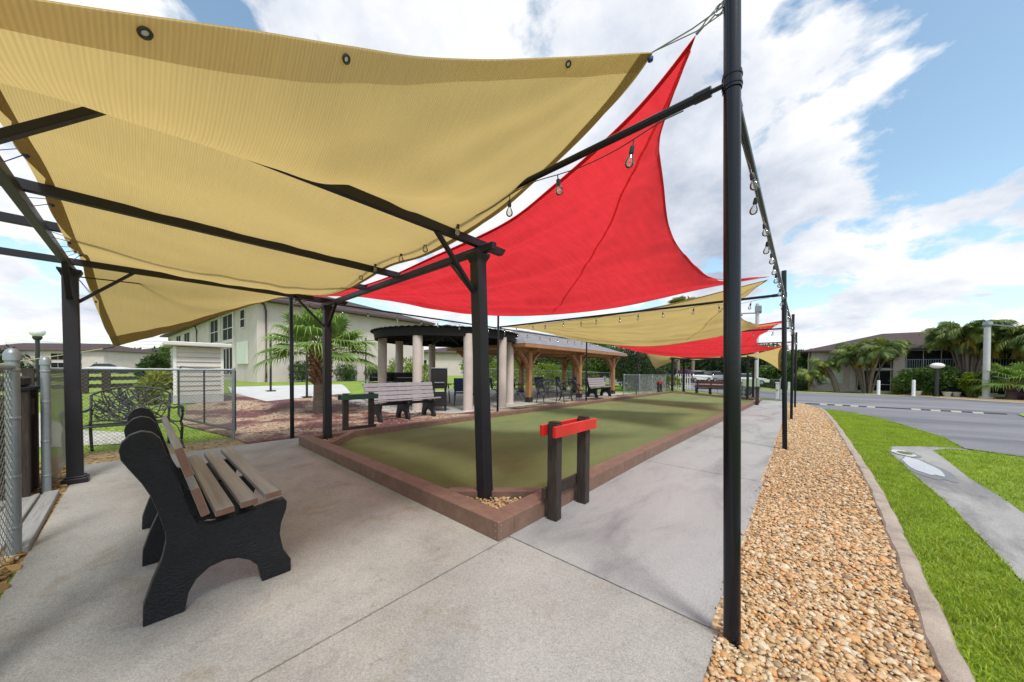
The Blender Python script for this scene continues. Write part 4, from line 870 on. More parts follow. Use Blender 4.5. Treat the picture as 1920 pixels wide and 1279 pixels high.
# globe lamps
def globe_lamp(label, x, y, h_, r, sq=1., pr=.06):
    g = zt(x, y); t = thing('globe_lamp', label, 'street lamp', (x, y, g), group='white globe lamps on black posts')
    MB().tube([(0, 0, 0), (0, 0, h_-r*2*sq)], pr, 14).build('post', 'iron', t, smooth=True)
    MB().lathe([(pr*1.7, 0), (pr*1.7, .06), (pr*1.2, .12)], n=14).build('base', 'iron', t, smooth=True)
    MB().lathe([(.07, h_-2*r*sq-.1), (.11, h_-2*r*sq-.02), (.1, h_-2*r*sq+.03)], n=14).build('collar', 'iron', t, smooth=True)
    MB().lathe([(max(.003, r*sin(pi*k/14)), h_-r*sq-r*sq*cos(pi*k/14)) for k in range(15)], n=20).build('globe', 'globe', t, smooth='all')
globe_lamp('white globe lamp on black post left of the pergola post', -19.3, -2.3, 2.2, .17, 1., .05)
globe_lamp('wide white globe lamp on black post across the road by the shrubs', 9.5, 50.2, 3.25, .47, .58, .15)
# shed
t = thing('siding_shed', 'narrow pale lap siding shed with flat roof behind the open gate', 'shed', (-14.6, 1.2, .25))
MB().box((0, 0, .95), (1.3, 1.08, 1.5)).build('wall', 'siding', t)
mb = MB()
for k in range(10):
    z = .3+k*.145
    for (c, d, rz) in (((.652, 0, z), (.03, 1.1, .13), 0), ((0, -.545, z), (1.32, .03, .13), 0)):
        mb.box(c, d, rz, tilt=(-.24 if d[1] > 1 else 0, 'Y') if d[1] > 1 else (.24, 'X'))
mb.build('siding_boards', 'siding', t)
MB().box((.05, 0, 1.78), (1.75, 1.5, .12)).build('roof', 'trim', t, bevel=.02)
MB().box((0, 0, .11), (1.36, 1.14, .24)).build('plinth', 'padconc', t, bevel=.01)
for s in (-1, 1): MB().box((.665, s*.53, .95), (.03, .07, 1.5)).build('corner_board', 'white', t)
# ------------------------------------------------------------------ buildings
def hip(mb, x0, x1, y0, y1, ze, zr, ov=.6, th=.14):
    x0 -= ov; x1 += ov; y0 -= ov; y1 += ov; dx, dy = x1-x0, y1-y0
    if dx > dy: a, b = (x0+dy/2, (y0+y1)/2, zr), (x1-dy/2, (y0+y1)/2, zr)
    else: a, b = ((x0+x1)/2, y0+dx/2, zr), ((x0+x1)/2, y1-dx/2, zr)
    E = [(x0, y0, ze), (x1, y0, ze), (x1, y1, ze), (x0, y1, ze)]; L = [(p[0], p[1], ze-th) for p in E]
    fs = [(0, 1, 5, 4), (1, 2, 5), (2, 3, 4, 5), (3, 0, 4)] if dx > dy else [(0, 1, 4), (1, 2, 5, 4), (2, 3, 5), (3, 0, 4, 5)]
    mb.add(E+[a, b], fs)
    return L, E
def roof(t, x0, x1, y0, y1, ze, zr, ov=.6, m='roof', mf='fascia'):
    mb = MB(); L, E = hip(mb, x0, x1, y0, y1, ze, zr, ov); r = mb.build('roof', m, t)
    f = MB(); f.add(L+[(p[0], p[1], p[2]-.01) for p in E], [(3, 2, 1, 0), (0, 1, 5, 4), (1, 2, 6, 5), (2, 3, 7, 6), (3, 0, 4, 7)]); f.build('fascia', mf, r)
    return r
def opening(t, axis, c, wd, z0, z1, off, nm_='window', m='glass', fm='trim', mull=1, sill=True, depth=.08, mid=None):
    """axis 'x': opening in a wall whose plane is y=off (facing -y), c = x centre; axis 'y': plane x=off"""
    def bx(mb, u, z, du, dz, d0, d1):
        cc = (d0+d1)/2; s = abs(d1-d0)
        if axis == 'x': mb.box((u, off-cc, z), (du, s, dz))
        else: mb.box((off+cc, u, z), (s, du, dz))
        return mb
    f = MB(); b = .07
    for u in (c-wd/2, c+wd/2): bx(f, u, (z0+z1)/2, b, z1-z0+b, -.02, .05)
    for z in (z0, z1): bx(f, c, z, wd-b, b, -.02, .048)
    for k in range(1, mull+1): bx(f, c-wd/2+wd*k/(mull+1), (z0+z1)/2, .045, z1-z0-b, -.02, .04)
    if mid: bx(f, c, mid, wd-b, .06, -.02, .036)
    w_ = f.build(nm_, fm, t); g = MB(); bx(g, c, (z0+z1)/2, wd, z1-z0, -.05, .008); g.build('pane', m, w_)
    return w_
# left two storey building
rz = radians(3.4); t = thing('apartment_building', 'two storey stucco apartment building behind the palm tree', 'building', (-26, 4.9, .45), rz)
MB().box((-20, 6.4, 2.55), (40, 12.8, 5.3)).build('wall', 'stucco', t)
roof(t, -40, 0, 0, 12.8, 5.3, 7.6, .75)
def bay(c, wd, z0, z1, mull=1, mid=None): return opening(t, 'x', -c, wd, z0, z1, 0, 'screen_window', mull=mull, mid=mid)
for c, wd in ((7.25, 3.0), (11.75, 2.9)):
    bay(c, wd, 3.05, 5.0, 1, 3.95); bay(c, wd, .4, 2.75, 2)
opening(t, 'x', -3.15, 1.15, 3.7, 4.95, 0, 'window', mull=0, mid=4.3)
for c in (25.0, 30.8): bay(c, 3.4, 2.95, 4.8, 1)
for c in (25.0, 30.8): bay(c, 3.4, .15, 2.4, 1)
MB().box((-3.1, -.05, 1.95), (2.5, .1, 1.55)).build('shutter_panel', 'shutter', t, bevel=.02)
MB().box((-9.45, -.04, 2.9), (8.2, .12, .16)).build('band', 'trim', t)
for x in (-5.3, -9.5, -13.6): MB().box((x, -.05, 2.6), (.2, .14, 5.0)).build('pilaster', 'trim', t)
for x, y in ((.1, .45), (-19, -.1)):
    mb = MB(); mb.tube([(x, y-.5 if y > 0 else y-.5, 5.2), (x, y-.1, 5.0), (x+.02, y, 4.6), (x+.02, y, .25), (x+.1, y-.05, .05)], .06, 8); mb.build('downspout', 'fascia', t, smooth=True)
for y in (3.2, 6.4, 9.6): MB().box((.006, y, 2.5), (.012, .02, 4.9)).build('control_joint', 'trim', t)
mb = MB(); mb.box((0, 0, .2), (.5, .5, .4)); mb.lathe([(.2, .4), (.22, .43), (.1, .46)], n=10)
for k, y in enumerate((5.6, 8.2, 9.2)):
    q = thing('utility_box', ['grey utility box between the clipped hedges by the stucco wall', 'grey utility box right of the last clipped hedge', 'rightmost grey utility box at the building corner'][k], 'utility box', (-25.9-.1*y+.8, 4.9+y, .45), rz, 'grey utility boxes by the stucco wall')
    MB().box((0, 0, .38), (.7, .75, .76)).build('body', 'galv', q, bevel=.03); MB().box((0, 0, .79), (.76, .81, .05)).build('top', 'galv', q, bevel=.01)
# far left buildings
RZ = atan2(R0.y, R0.x)
def far_block(label, px_, d, W, H_, zr, g=.45, wins=(), depth=12, rzz=0., m='stucco'):
    c = F0*d+R0*((px_-960)/616.8*d); t = thing('apartment_building', label, 'building', (c.x, c.y, g), RZ+rzz)
    MB().box((0, depth/2, H_/2), (W, depth, H_)).build('wall', m, t); roof(t, -W/2, W/2, 0, depth, H_, zr, .7)
    for (u, z0, z1, wd, mu) in wins: opening(t, 'x', u, wd, z0, z1, 0, mull=mu)
    return t
far_block('long low building with brown roof at the far left beyond the road', 60, 78, 34, 4.9, 7.0, wins=[(-2.5, .6, 1.9, 1.6, 1), (6.2, .4, 2.0, 3.4, 1), (6.2, 2.6, 4.2, 3.4, 1), (10.6, .4, 2.0, 2.6, 1), (10.6, 2.6, 4.2, 2.6, 1), (-9, .6, 1.9, 1.6, 1), (-9, 2.9, 4.1, 1.6, 1), (15.3, .2, 2.2, .5, 0)])
far_block('second far building with brown hip roof between the sail corner and the shed', 272, 92, 17.5, 5.0, 7.0, wins=[(-3.8, 2.6, 4.3, 2.2, 1), (-.9, 2.6, 4.3, 2.4, 1), (-3.8, .2, 2.1, 2.2, 1), (-.9, .2, 2.1, 2.4, 1), (6.6, 2.6, 4.2, 2.4, 1), (6.6, .2, 2.1, 2.4, 1)])
far_block('plain stucco building with brown roof seen through the gazebo columns', 850, 56, 13.5, 3.9, 5.3, wins=[(-5.2, .8, 2.6, 1.6, 1)], rzz=.12)
far_block('dark timbered building half hidden by the gazebo left columns', 765, 66, 9.5, 4.1, 5.6, wins=[(-2.6, 1.2, 3.6, 1.6, 2), (0, 1.2, 3.6, 1.6, 2), (2.6, 1.2, 3.6, 1.6, 2)], rzz=.1)
far_block('pale wall building seen under the pavilion roof behind the hedge', 1060, 52, 16, 3.6, 4.8, rzz=.5)
# right building across the road
t = thing('apartment_building', 'two storey stucco building with brown hip roof across the road', 'building', (.45, 55.9, -.85))
MB().box((10, 7.0, 2.55), (20, 13.4, 5.0)).build('wall', 'stucco2', t)
MB().box((10, .15, .1), (20, .4, .2)).build('plinth', 'stucco2', t)
roof(t, 0, 20, 0, 14, 4.95, 7.3, .8)
for (a_, b_) in ((4.3, 6.9), (8.0, 11.6), (12.6, 15.2), (16.2, 18.8)):
    c = (a_+b_)/2; wd = b_-a_
    opening(t, 'x', c, wd, .2, 2.55, .1, 'screen_door', mull=2, mid=.95); opening(t, 'x', c, wd, 2.8, 4.75, .1, 'screen_window', mull=2)
    q = MB(); q.box((c, -.05, 3.75), (wd, .05, .06)); [q.box((a_+.1+k*.16, -.05, 3.3), (.03, .03, .86)) for k in range(int(wd/.16))]
    if a_ > 7: q.build('railing', 'galv', t)
for x in (3.9, 7.45, 12.1, 15.7): MB().box((x, 0, 2.5), (.85 if x == 7.45 else .5, .55, 4.9)).build('pillar', 'stucco2', t)
MB().box((11.5, -.02, 2.68), (15.5, .42, .14)).build('floor_band', 'trim', t)
MB().box((2.1, .24, 1.75), (2.0, .12, 1.55)).build('shutter', 'shutter', t)
for k in range(6): MB().box((1.25+k*.34, .17, 1.75), (.03, .03, 1.5)).build('shutter_rib', 'trim', t)
MB().tube([(.2, .2, 4.8), (.12, .22, 4.4), (.12, .22, .1)], .06, 8).build('downspout', 'fascia', t, smooth=True)
far_block('pale flat wall of a farther building right of the walk poles', 1496, 78, 9, 5.0, 6.4, g=-.85, rzz=-.5, m='stucco')
# ------------------------------------------------------------------ gazebo
gc = Vector((-10.3, 7.85, .02)); t = thing('gazebo', 'round gazebo with thick concrete columns and a dark ribbed metal roof', 'gazebo', gc)
for k, (x, y) in enumerate([(-9.05, 5.75), (-7.98, 6.9), (-7.86, 8.35), (-8.62, 9.6), (-11.25, 5.72), (-12.35, 7.0), (-12.6, 8.75), (-11.1, 10.2)]):
    mb = MB(); mb.lathe([(.17, 0), (.152, .02), (.15, 2.4), (.15, 2.45)], Vector((x, y, .02))-gc, 22); mb.build('column', 'stucco2', t, smooth=True)
n = 40
mb = MB(); mb.lathe([(2.6, 2.36), (2.64, 2.62), (2.58, 2.64), (2.54, 2.36)], n=48); mb.f = mb.f[:-2]; mb.build('ring_beam', 'darkroof', t, smooth=True)
mb = MB(); vs = []; N = 144
for i in range(N):
    a = 2*pi*i/N; k = .018*(1 if i % 2 else -1)
    vs += [(2.74*cos(a), 2.74*sin(a), 2.64+k), (.35*cos(a), .35*sin(a), 2.92+k*.2)]
fs = [(2*i, 2*((i+1) % N), 2*((i+1) % N)+1, 2*i+1) for i in range(N)]
mb.add(vs, fs); rr = mb.build('roof', 'darkroof', t); MB().lathe([(.36, 2.9), (.4, 2.96), (.05, 3.05)], n=20).build('roof_cap', 'darkroof', rr)
for i in range(12):
    a = 2*pi*(i+.3)/12; MB().beam((2.55*cos(a), 2.55*sin(a), 2.45), (.1*cos(a), .1*sin(a), 2.72), .06, .14).build('rafter', 'darkroof', t)
# ------------------------------------------------------------------ timber pavilion
t = thing('timber_pavilion', 'cedar post pavilion with arched braces and grey shingle hip roof', 'pavilion', (-10.2, 14.3, .02))
zb = 2.1
def tl(p): return Vector(p)-Vector((-10.2, 14.3, .02))
fp = [(-8.45, 10.6), (-8.25, 14.3), (-8.3, 18.2)]; bp = [(-12.0, 10.6), (-12.0, 14.35), (-11.6, 18.2)]
for x, y in fp+bp+[(-10.25, 17.2)]:
    g = .02; mb = MB(); mb.box(tl((x, y, g+.2+zb/2-.1)), (.2, .2, zb-.2)); mb.build('post', 'timber', t, bevel=.012)
    MB().box(tl((x, y, g+.1)), (.235, .235, .2)).build('post_shoe', 'iron', t, bevel=.01)
for row in (fp, bp):
    MB().beam(tl((row[0][0], 9.7, zb+.1)), tl((row[2][0], 18.9, zb+.1)), .14, .2).build('beam', 'timber', t)
for i in range(3): MB().beam(tl((-12.3, fp[i][1], zb+.12)), tl((-7.95, fp[i][1], zb+.12)), .12, .2).build('cross_beam', 'timber', t)
for row in (fp, bp):
    for i, (x, y) in enumerate(row):
        for s in (-1, 1):
            if (i == 0 and s < 0 and False): continue
            pts = [tl((x, y+s*d, z)) for d, z in ((.08, zb-.75), (.17, zb-.5), (.36, zb-.24), (.68, zb-.02))]
            mb = MB(); [mb.beam(p, q+(q-p).normalized()*.02, .08, .13, up=(1, 0, 0)) for p, q in zip(pts[:-1], pts[1:])]; mb.build('brace', 'timber', t)
        s = -1 if row is fp else 1
        pts = [tl((x+s*d, y, z)) for d, z in ((.08, zb-.75), (.17, zb-.5), (.36, zb-.24), (.68, zb-.02))]
        mb = MB(); [mb.beam(p, q+(q-p).normalized()*.02, .08, .13, up=(0, 1, 0)) for p, q in zip(pts[:-1], pts[1:])]; mb.build('brace', 'timber', t)
r = roof(t, -2.0, 2.0, -4.35, 4.35, zb+.24, zb+1.15, .4, 'roofgrey', 'timber')
for k in range(12):
    y = -4.2+k*.76; 
    for s in (-1, 1): MB().beam((s*2.2, y, zb+.16), (s*.1, y, zb+.95), .05, .09).build('rafter', 'timber', t)
MB().box((0, 0, zb+.95), (.08, 5, .16)).build('ridge_beam', 'timber', t)
# ------------------------------------------------------------------ patio furniture
def smoker(label, x, y, rz):
    t = thing('barrel_smoker', label, 'smoker', (x, y, .025), rz)
    MB().box((0, 0, 1.02), (.62, .5, .62)).build('cabinet', 'darkroof', t, bevel=.05, bseg=2, smooth=True)
    MB().box((0, 0, 1.345), (.64, .52, .03)).build('lid', 'galv', t, bevel=.01)
    MB().box((0, 0, .36), (.56, .46, .42)).build('fire_box', 'darkroof', t, bevel=.02)
    MB().box((.1, .33, .66), (.5, .2, .03)).build('side_shelf', 'galv', t, bevel=.005)
    for a in (-1, 1):
        for b in (-1, 1): MB().box((a*.25, b*.2, .36), (.045, .045, .72)).build('leg', 'darkroof', t)
    MB().box((.33, 0, .9), (.03, .3, .03)).build('handle', 'galv', t)
smoker('tall black smoker grill between the mauve bench and the gazebo column', -8.75, 6.35, -.6)
def grill(label, x, y, rz):
    t = thing('gas_grill', label, 'grill', (x, y, .03), rz)
    MB().box((0, 0, .45), (.95, .6, .7)).build('cart', 'darkroof', t, bevel=.01)
    mb = MB(); mb.prism([(-.28, 0), (.28, 0), (.28, .12), (.2, .26), (.02, .34), (-.2, .3), (-.28, .16)], -.42, .42, lambda p, q, k: (k, p, .85+q)); mb.build('hood', 'darkroof', t, bevel=.012, smooth=True)
    for s in (-1, 1): MB().box((s*.66, 0, .84), (.4, .42, .03)).build('side_shelf', 'galv', t, bevel=.005)
    MB().tube([(-.3, -.3, 1.0), (-.3, -.34, 1.0), (.3, -.34, 1.0), (.3, -.3, 1.0)], .012, 8).build('handle', 'galv', t, smooth=True)
    for a in (-.35, .35): MB().lathe([(.08, 0), (.08, .05)], (a, .2, .02), 12).build('wheel', 'rubber', t)
grill('black gas grill left of the gazebo beside the slim dark pole', -11.9, 6.1, .7)
grill('covered looking low black grill behind the mauve bench back', -10.9, 6.5, .9)
def camp_chair(label, x, y, rz):
    t = thing('folding_chair', label, 'chair', (x, y, .025), rz, 'navy folding chairs on the patio')
    mb = MB(); mb.box((0, 0, .45), (.5, .45, .025)); mb.build('seat', 'bluefab', t, bevel=.008)
    MB().box((0, -.26, .74), (.5, .025, .5), tilt=(.18, 'X')).build('backrest', 'bluefab', t, bevel=.008)
    for s in (-1, 1):
        MB().tube([(s*.26, .24, 0), (s*.26, -.32, .98)], .012, 6).build('leg', 'lawnchair', t)
        MB().tube([(s*.25, -.24, 0), (s*.25, .22, .45)], .012, 6).build('leg', 'lawnchair', t)
        MB().box((s*.28, 0, .64), (.04, .42, .02)).build('armrest', 'lawnchair', t)
for lab, x, y, rz in (('navy folding chair beyond the first cedar post', -9.9, 11.6, -1.2), ('navy folding chair behind the iron loveseat', -9.7, 13.2, -1.9), ('navy folding chair between the iron armchairs', -9.6, 14.9, -1.4),
                      ('navy folding chair just left of the short mauve bench', -9.0, 15.7, -1.7), ('navy folding chair beside the right gazebo column', -9.5, 7.9, -2.2), ('navy folding chair left of the first cedar post', -10.1, 10.4, -.6)):
    camp_chair(lab, x, y, rz)
def table(label, x, y, rz, L=1.5, W=.75, h_=.74):
    t = thing('patio_table', label, 'table', (x, y, .025), rz, 'grey topped patio tables')
    MB().box((0, 0, h_), (L, W, .04)).build('table_top', 'table', t, bevel=.01)
    for a in (-1, 1):
        for b in (-1, 1): MB().tube([(a*(L/2-.08), b*(W/2-.07), 0), (a*(L/2-.14), b*(W/2-.1), h_-.02)], .018, 8).build('leg', 'lawnchair', t)
table('grey patio table left of the tall smoker inside the gazebo', -10.9, 7.6, .9); table('grey patio table right of the tall smoker inside the gazebo', -10.2, 9.0, .9)
table('grey patio table under the pavilion behind the iron seats', -10.6, 13.6, 1.5, 1.8); table('grey patio table under the far half of the pavilion', -10.4, 16.0, 1.5, 1.8)
def net_pole(label, x, y, h_, arm=0):
    t = thing('net_pole', label, 'pole', (x, y, zt(x, y)+.02), 0, 'thin black poles around the white pad')
    MB().tube([(0, 0, 0), (0, 0, h_)], .04, 10).build('shaft', 'iron', t, smooth=True); MB().box((0, 0, .02), (.3, .3, .04)).build('foot', 'iron', t)
    MB().tube([(-.25*arm, 0, h_-.15), (.45*max(arm, .3), .3, h_-.15)], .015, 6).build('arm', 'iron', t)
net_pole('thin black pole at the far left edge of the white pad', -16.2, 3.5, 2.3); net_pole('thin black pole just left of the palm trunk on the white pad', -14.0, 4.15, 2.5); net_pole('thin black pole between the palm and the left gazebo column', -18.0, 8.2, 2.6, 1)
# ------------------------------------------------------------------ street things on the right
for lab, x, y, h_ in (('slim white bollard left of the stucco pillar across the road', 5.75, 49.9, 1.5), ('white bollard in front of the dark bay left of the globe lamp', 7.95, 49.3, 1.6), ('white bollard far off beyond the walk poles', -1.3, 52.5, 1.1)):
    g = zt(x, y); t = thing('bollard', lab, 'bollard', (x, y, g), 0, 'white bollards across the road')
    MB().lathe([(.12, 0), (.12, h_-.1), (.11, h_-.02), (.05, h_)], n=18).build('shaft', 'white', t, smooth=True); MB().lathe([(.22, 0), (.2, .06)], n=18).build('base', 'padconc', t)
t = thing('utility_pole', 'thick pale concrete utility pole across the road among the palms', 'utility pole', (12.2, 50.0, -.85))
MB().tube([(0, 0, 0), (0, 0, 6.5)], [.21, .19], 16).build('shaft', 'padconc', t, smooth=True); MB().lathe([(.4, 0), (.4, .15), (.37, .2)], n=16).build('base', 'padconc', t)
MB().beam((-.2, 0, 6.7), (1.3, -.3, 6.3), .2, .12).build('lamp_arm', 'galv', t); MB().beam((.3, 0, 2.05), (1.1, -.2, 1.85), .35, .06).build('bracket', 'galv', t); MB().lathe([(.22, 6.4), (.3, 6.6), (.26, 6.85), (.1, 6.9)], n=16).build('top_cap', 'galv', t)
t = thing('street_light_pole', 'tall pale pole with a short crossed top behind the second tan sail', 'street light', (-2.3, 26.6, -.3))
MB().tube([(0, 0, 0), (0, 0, 6.1)], [.12, .1], 14).build('shaft', 'padconc', t, smooth=True); MB().beam((-.9, -.4, 5.5), (.2, .1, 5.5), .08, .08).build('arm', 'galv', t); MB().box((-.95, -.42, 5.4), (.4, .25, .14)).build('lamp_head', 'galv', t, bevel=.03); MB().box((.05, 0, 5.75), (.35, .3, .4)).build('junction_box', 'galv', t, bevel=.02)
t = thing('speed_bump', 'dashed black and pale yellow speed bump strip laid across the road', 'speed bump', (2.9, 22.0, -.23))
for k in range(22):
    x0 = .1+k*.262; x1 = x0+.256; g0, g1 = zt(x0, 22.1)+.02, zt(x1, 22.1)+.02; y0_ = 22.2-.1*(x0/5.7)
    mb = MB(); prof_ = [(-.15, 0), (-.1, .03), (-.03, .045), (.03, .045), (.1, .03), (.15, 0)]
    mb.add([(x0, y0_+p, g0+q) for p, q in prof_]+[(x1, y0_-.005+p, g1+q) for p, q in prof_], [tuple(range(5, -1, -1)), tuple(range(6, 12))]+[(i, i+6, (i+1) % 6+6, (i+1) % 6) for i in range(6)][:5][::-1])
    mb.build('segment', 'rubber' if (k*5) % 11 < 7 else 'paleyellow', t, world=True)
t = thing('post_box', 'white square post with small latch on the grass strip beyond the gate', 'post', (-1.15, 25.2, -.3))
MB().box((0, 0, .5), (.17, .17, 1.0)).build('post', 'white', t, bevel=.01); MB().box((0, 0, 1.03), (.22, .22, .06)).build('cap', 'white', t, bevel=.01); MB().box((0, -.1, .6), (.06, .04, .06)).build('latch', 'iron', t)
t = thing('notice_panel', 'pale green notice panel on a stand behind the far right score rack', 'sign', (-2.5, 25.7, -.27), .3)
MB().box((0, 0, .95), (.9, .04, .5)).build('panel', 'signface', t, bevel=.02); [MB().box((s*.35, .04, .5), (.04, .04, 1.0)).build('leg', 'galv', t) for s in (-1, 1)]
for k, (x, y) in enumerate(((8.6, 51.8), (10.4, 51.6), (11.0, 51.9), (12.9, 51.6))):
    g = zt(x, y); o = MB(); o.lathe([(.2, 0), (.3, .4), (.33, .42), (.33, .48), (.26, .48), (.24, .44)], n=16)
    t = thing('flower_pot', ['pale pot left of the wide globe lamp', 'pale pot right of the wide globe lamp', 'pale pot left of the concrete utility pole', 'square pale pot right of the concrete utility pole'][k], 'plant pot', (x, y, g), 0, 'pots along the far verge')
    o.build('pot', 'trim', t, smooth=True); MB().lathe([(.24, .4), (.2, .46), (.05, .5)], n=12).build('soil', 'ground', t)
# cars far away
def car(label, x, y, rz, m):
    g = zt(x, y)+.02; t = thing('parked_car', label, 'car', (x, y, g), rz, 'cars parked beyond the court')
    body = [(-2.2, .35), (-2.25, .6), (-2.1, .85), (-1.4, .95), (-.9, 1.0), (1.0, .98), (1.9, .85), (2.2, .65), (2.2, .35)]
    mb = MB(); mb.prism(body, -.85, .85, lambda p, q, k: (p, k, q)); mb.build('body', m, t, bevel=.08, bseg=2, smooth=True)
    cab = [(-1.6, .93), (-1.15, 1.4), (.2, 1.45), (1.05, .95)]
    mb = MB(); mb.prism(cab, -.74, .74, lambda p, q, k: (p, k*(1-.12*(q-.9)), q)); mb.build('window', 'carglass', t, bevel=.04, smooth=True)
    MB().box((-.45, 0, 1.45), (1.3, 1.25, .05)).build('roof', m, t, bevel=.02)
    for a in (-1.4, 1.35):
        for b in (-1, 1):
            q = MB(); q.tube([(a, b*.7, .33), (a, b*.9, .33)], .33, 18); wq = q.build('wheel', 'rubber', t, smooth=True); MB().tube([(a, b*.905, .33), (a, b*.91, .33)], .2, 14).build('rim', 'galv', wq)
    for s in (-1, 1): MB().box((2.2, s*.6, .65), (.06, .3, .14)).build('headlight', 'globe', t)
car('dark blue parked car left of the far pergola seen over the fence', -11.3, 36.5, .3, 'carblue')
car('white parked car nearest in the row behind the red brown bench', -10.2, 46.5, 1.2, 'carwhite'); car('silver parked car in the row behind the red brown bench', -8.8, 50.5, 1.2, 'cargrey')
car('white parked car farther back in the row behind the bench', -11.6, 56, 1.2, 'carwhite'); car('silver parked car at the back of the row behind the bench', -10, 60, 1.3, 'cargrey')
car('white parked car at the right of the far pergola posts', -5.6, 54.5, .2, 'carwhite'); car('dark blue parked car partly behind the far pergola posts', -7.3, 57, .2, 'carblue')
car('white parked car far left beyond the long building lawn', -74, -3, 1.3, 'carwhite')
# overhead wires far left
for k, z in enumerate((13.4, 12.0, 10.7, 9.6)):
    a = F0*120+R0*(-185); b = F0*120+R0*(-95); mb = MB(); mb.tube([Vector((a.x, a.y, z+.6)).lerp(Vector((b.x, b.y, z)), i/14)-Vector((0, 0, 1.2*sin(pi*i/14))) for i in range(15)], .035, 4)
    tag(mb.build('overhead_wire', 'wire'), ['topmost', 'second highest', 'third highest', 'lowest'][k]+' overhead wire crossing the sky above the far left roofs', 'power line', 'overhead wires at the far left')
# ------------------------------------------------------------------ plants
def leafcloud(blobs, n, size, seed, asp=.5, shell=.6, up=.0, gap=.35):
    """blobs: (cx, cy, cz, rx, ry, rz). n leaves of given size spread through the crown with gaps"""
    r = np.random.default_rng(seed); B = np.array(blobs, float); vol = (B[:, 3]*B[:, 4]*B[:, 5])**(2/3); idx = r.choice(len(B), int(n*1.6), p=vol/vol.sum())
    d = r.normal(0, 1, (len(idx), 3)); d /= np.linalg.norm(d, axis=1)[:, None]; rad = shell+(1-shell)*r.uniform(0, 1, len(idx))**.7
    rad = np.where(r.uniform(0, 1, len(idx)) < .25, r.uniform(.2, 1, len(idx)), rad)
    ph = r.uniform(0, 6, 3); mod = 1+.14*np.sin(d[:, 0]*5+ph[0]+idx)*np.sin(d[:, 1]*5+ph[1])+.12*np.sin(d[:, 2]*7+ph[2]+idx)+r.normal(0, .05, len(idx))
    P = B[idx, :3]+d*B[idx, 3:]*(rad*mod)[:, None]
    s = size*1.6; hsh = np.sin(P[:, 0]/s*.9+ph[0])*np.sin(P[:, 1]/s*.9+ph[1])*np.sin(P[:, 2]/s*.9+ph[2])
    keep = (hsh > -gap)[:]; P = P[keep][:n]; hs = hsh[keep][:n]; dd = d[keep][:n]; n = len(P)
    a = dd+r.normal(0, .6, (n, 3)); a[:, 2] -= up; a /= np.linalg.norm(a, axis=1)[:, None]
    q = r.normal(0, 1, (n, 3)); b = np.cross(a, q); b /= np.linalg.norm(b, axis=1)[:, None]
    L = size*r.uniform(.6, 1.35, n)[:, None]; W = L*asp; nn = np.cross(a, b)
    V = np.stack([P, P+a*L*.45+b*W*.5+nn*L*.08, P+a*L, P+a*L*.45-b*W*.5+nn*L*.08], 1).reshape(-1, 3)
    Fc = (np.arange(n)[:, None]*4+np.array([[0, 1, 2, 3]]))
    v = np.clip(.5+.25*hs*1.2+r.normal(0, .18, n), 0, 1); return V, Fc, np.repeat(v, 4)
def tree(name, label, cat, loc, blobs, n, size, seed, m, trunks=(), group=None, asp=.5, gap=.35, up=0., tm='trunk', shell=.6, crown='crown'):
    t = thing(name, label, cat, loc, 0, group); V, Fc, A = leafcloud(blobs, n, size, seed, asp, shell, up, gap); mb = MB(); mb.arr(V, Fc); mb.att = A; mb.build(crown, m, t)
    for pts, r in trunks:
        n_ = len(pts); mb = MB(); mb.tube(cr(pts, 3), [r*(1-.55*i/((n_-1)*3)) for i in range((n_-1)*3+1)], 9); mb.build('trunk' if pts[0][2] < .1 else 'limb', tm, t, smooth=True)
    return t
def blobs_box(seed, n, sx, sy, z0, z1, r):
    q = random.Random(seed); return [(q.uniform(-sx, sx), q.uniform(-sy, sy), q.uniform(z0, z1), r*q.uniform(.7, 1.2), r*q.uniform(.7, 1.2), r*q.uniform(.6, 1.)) for _ in range(n)]
Z = lambda x, y: (x, y, zt(x, y))
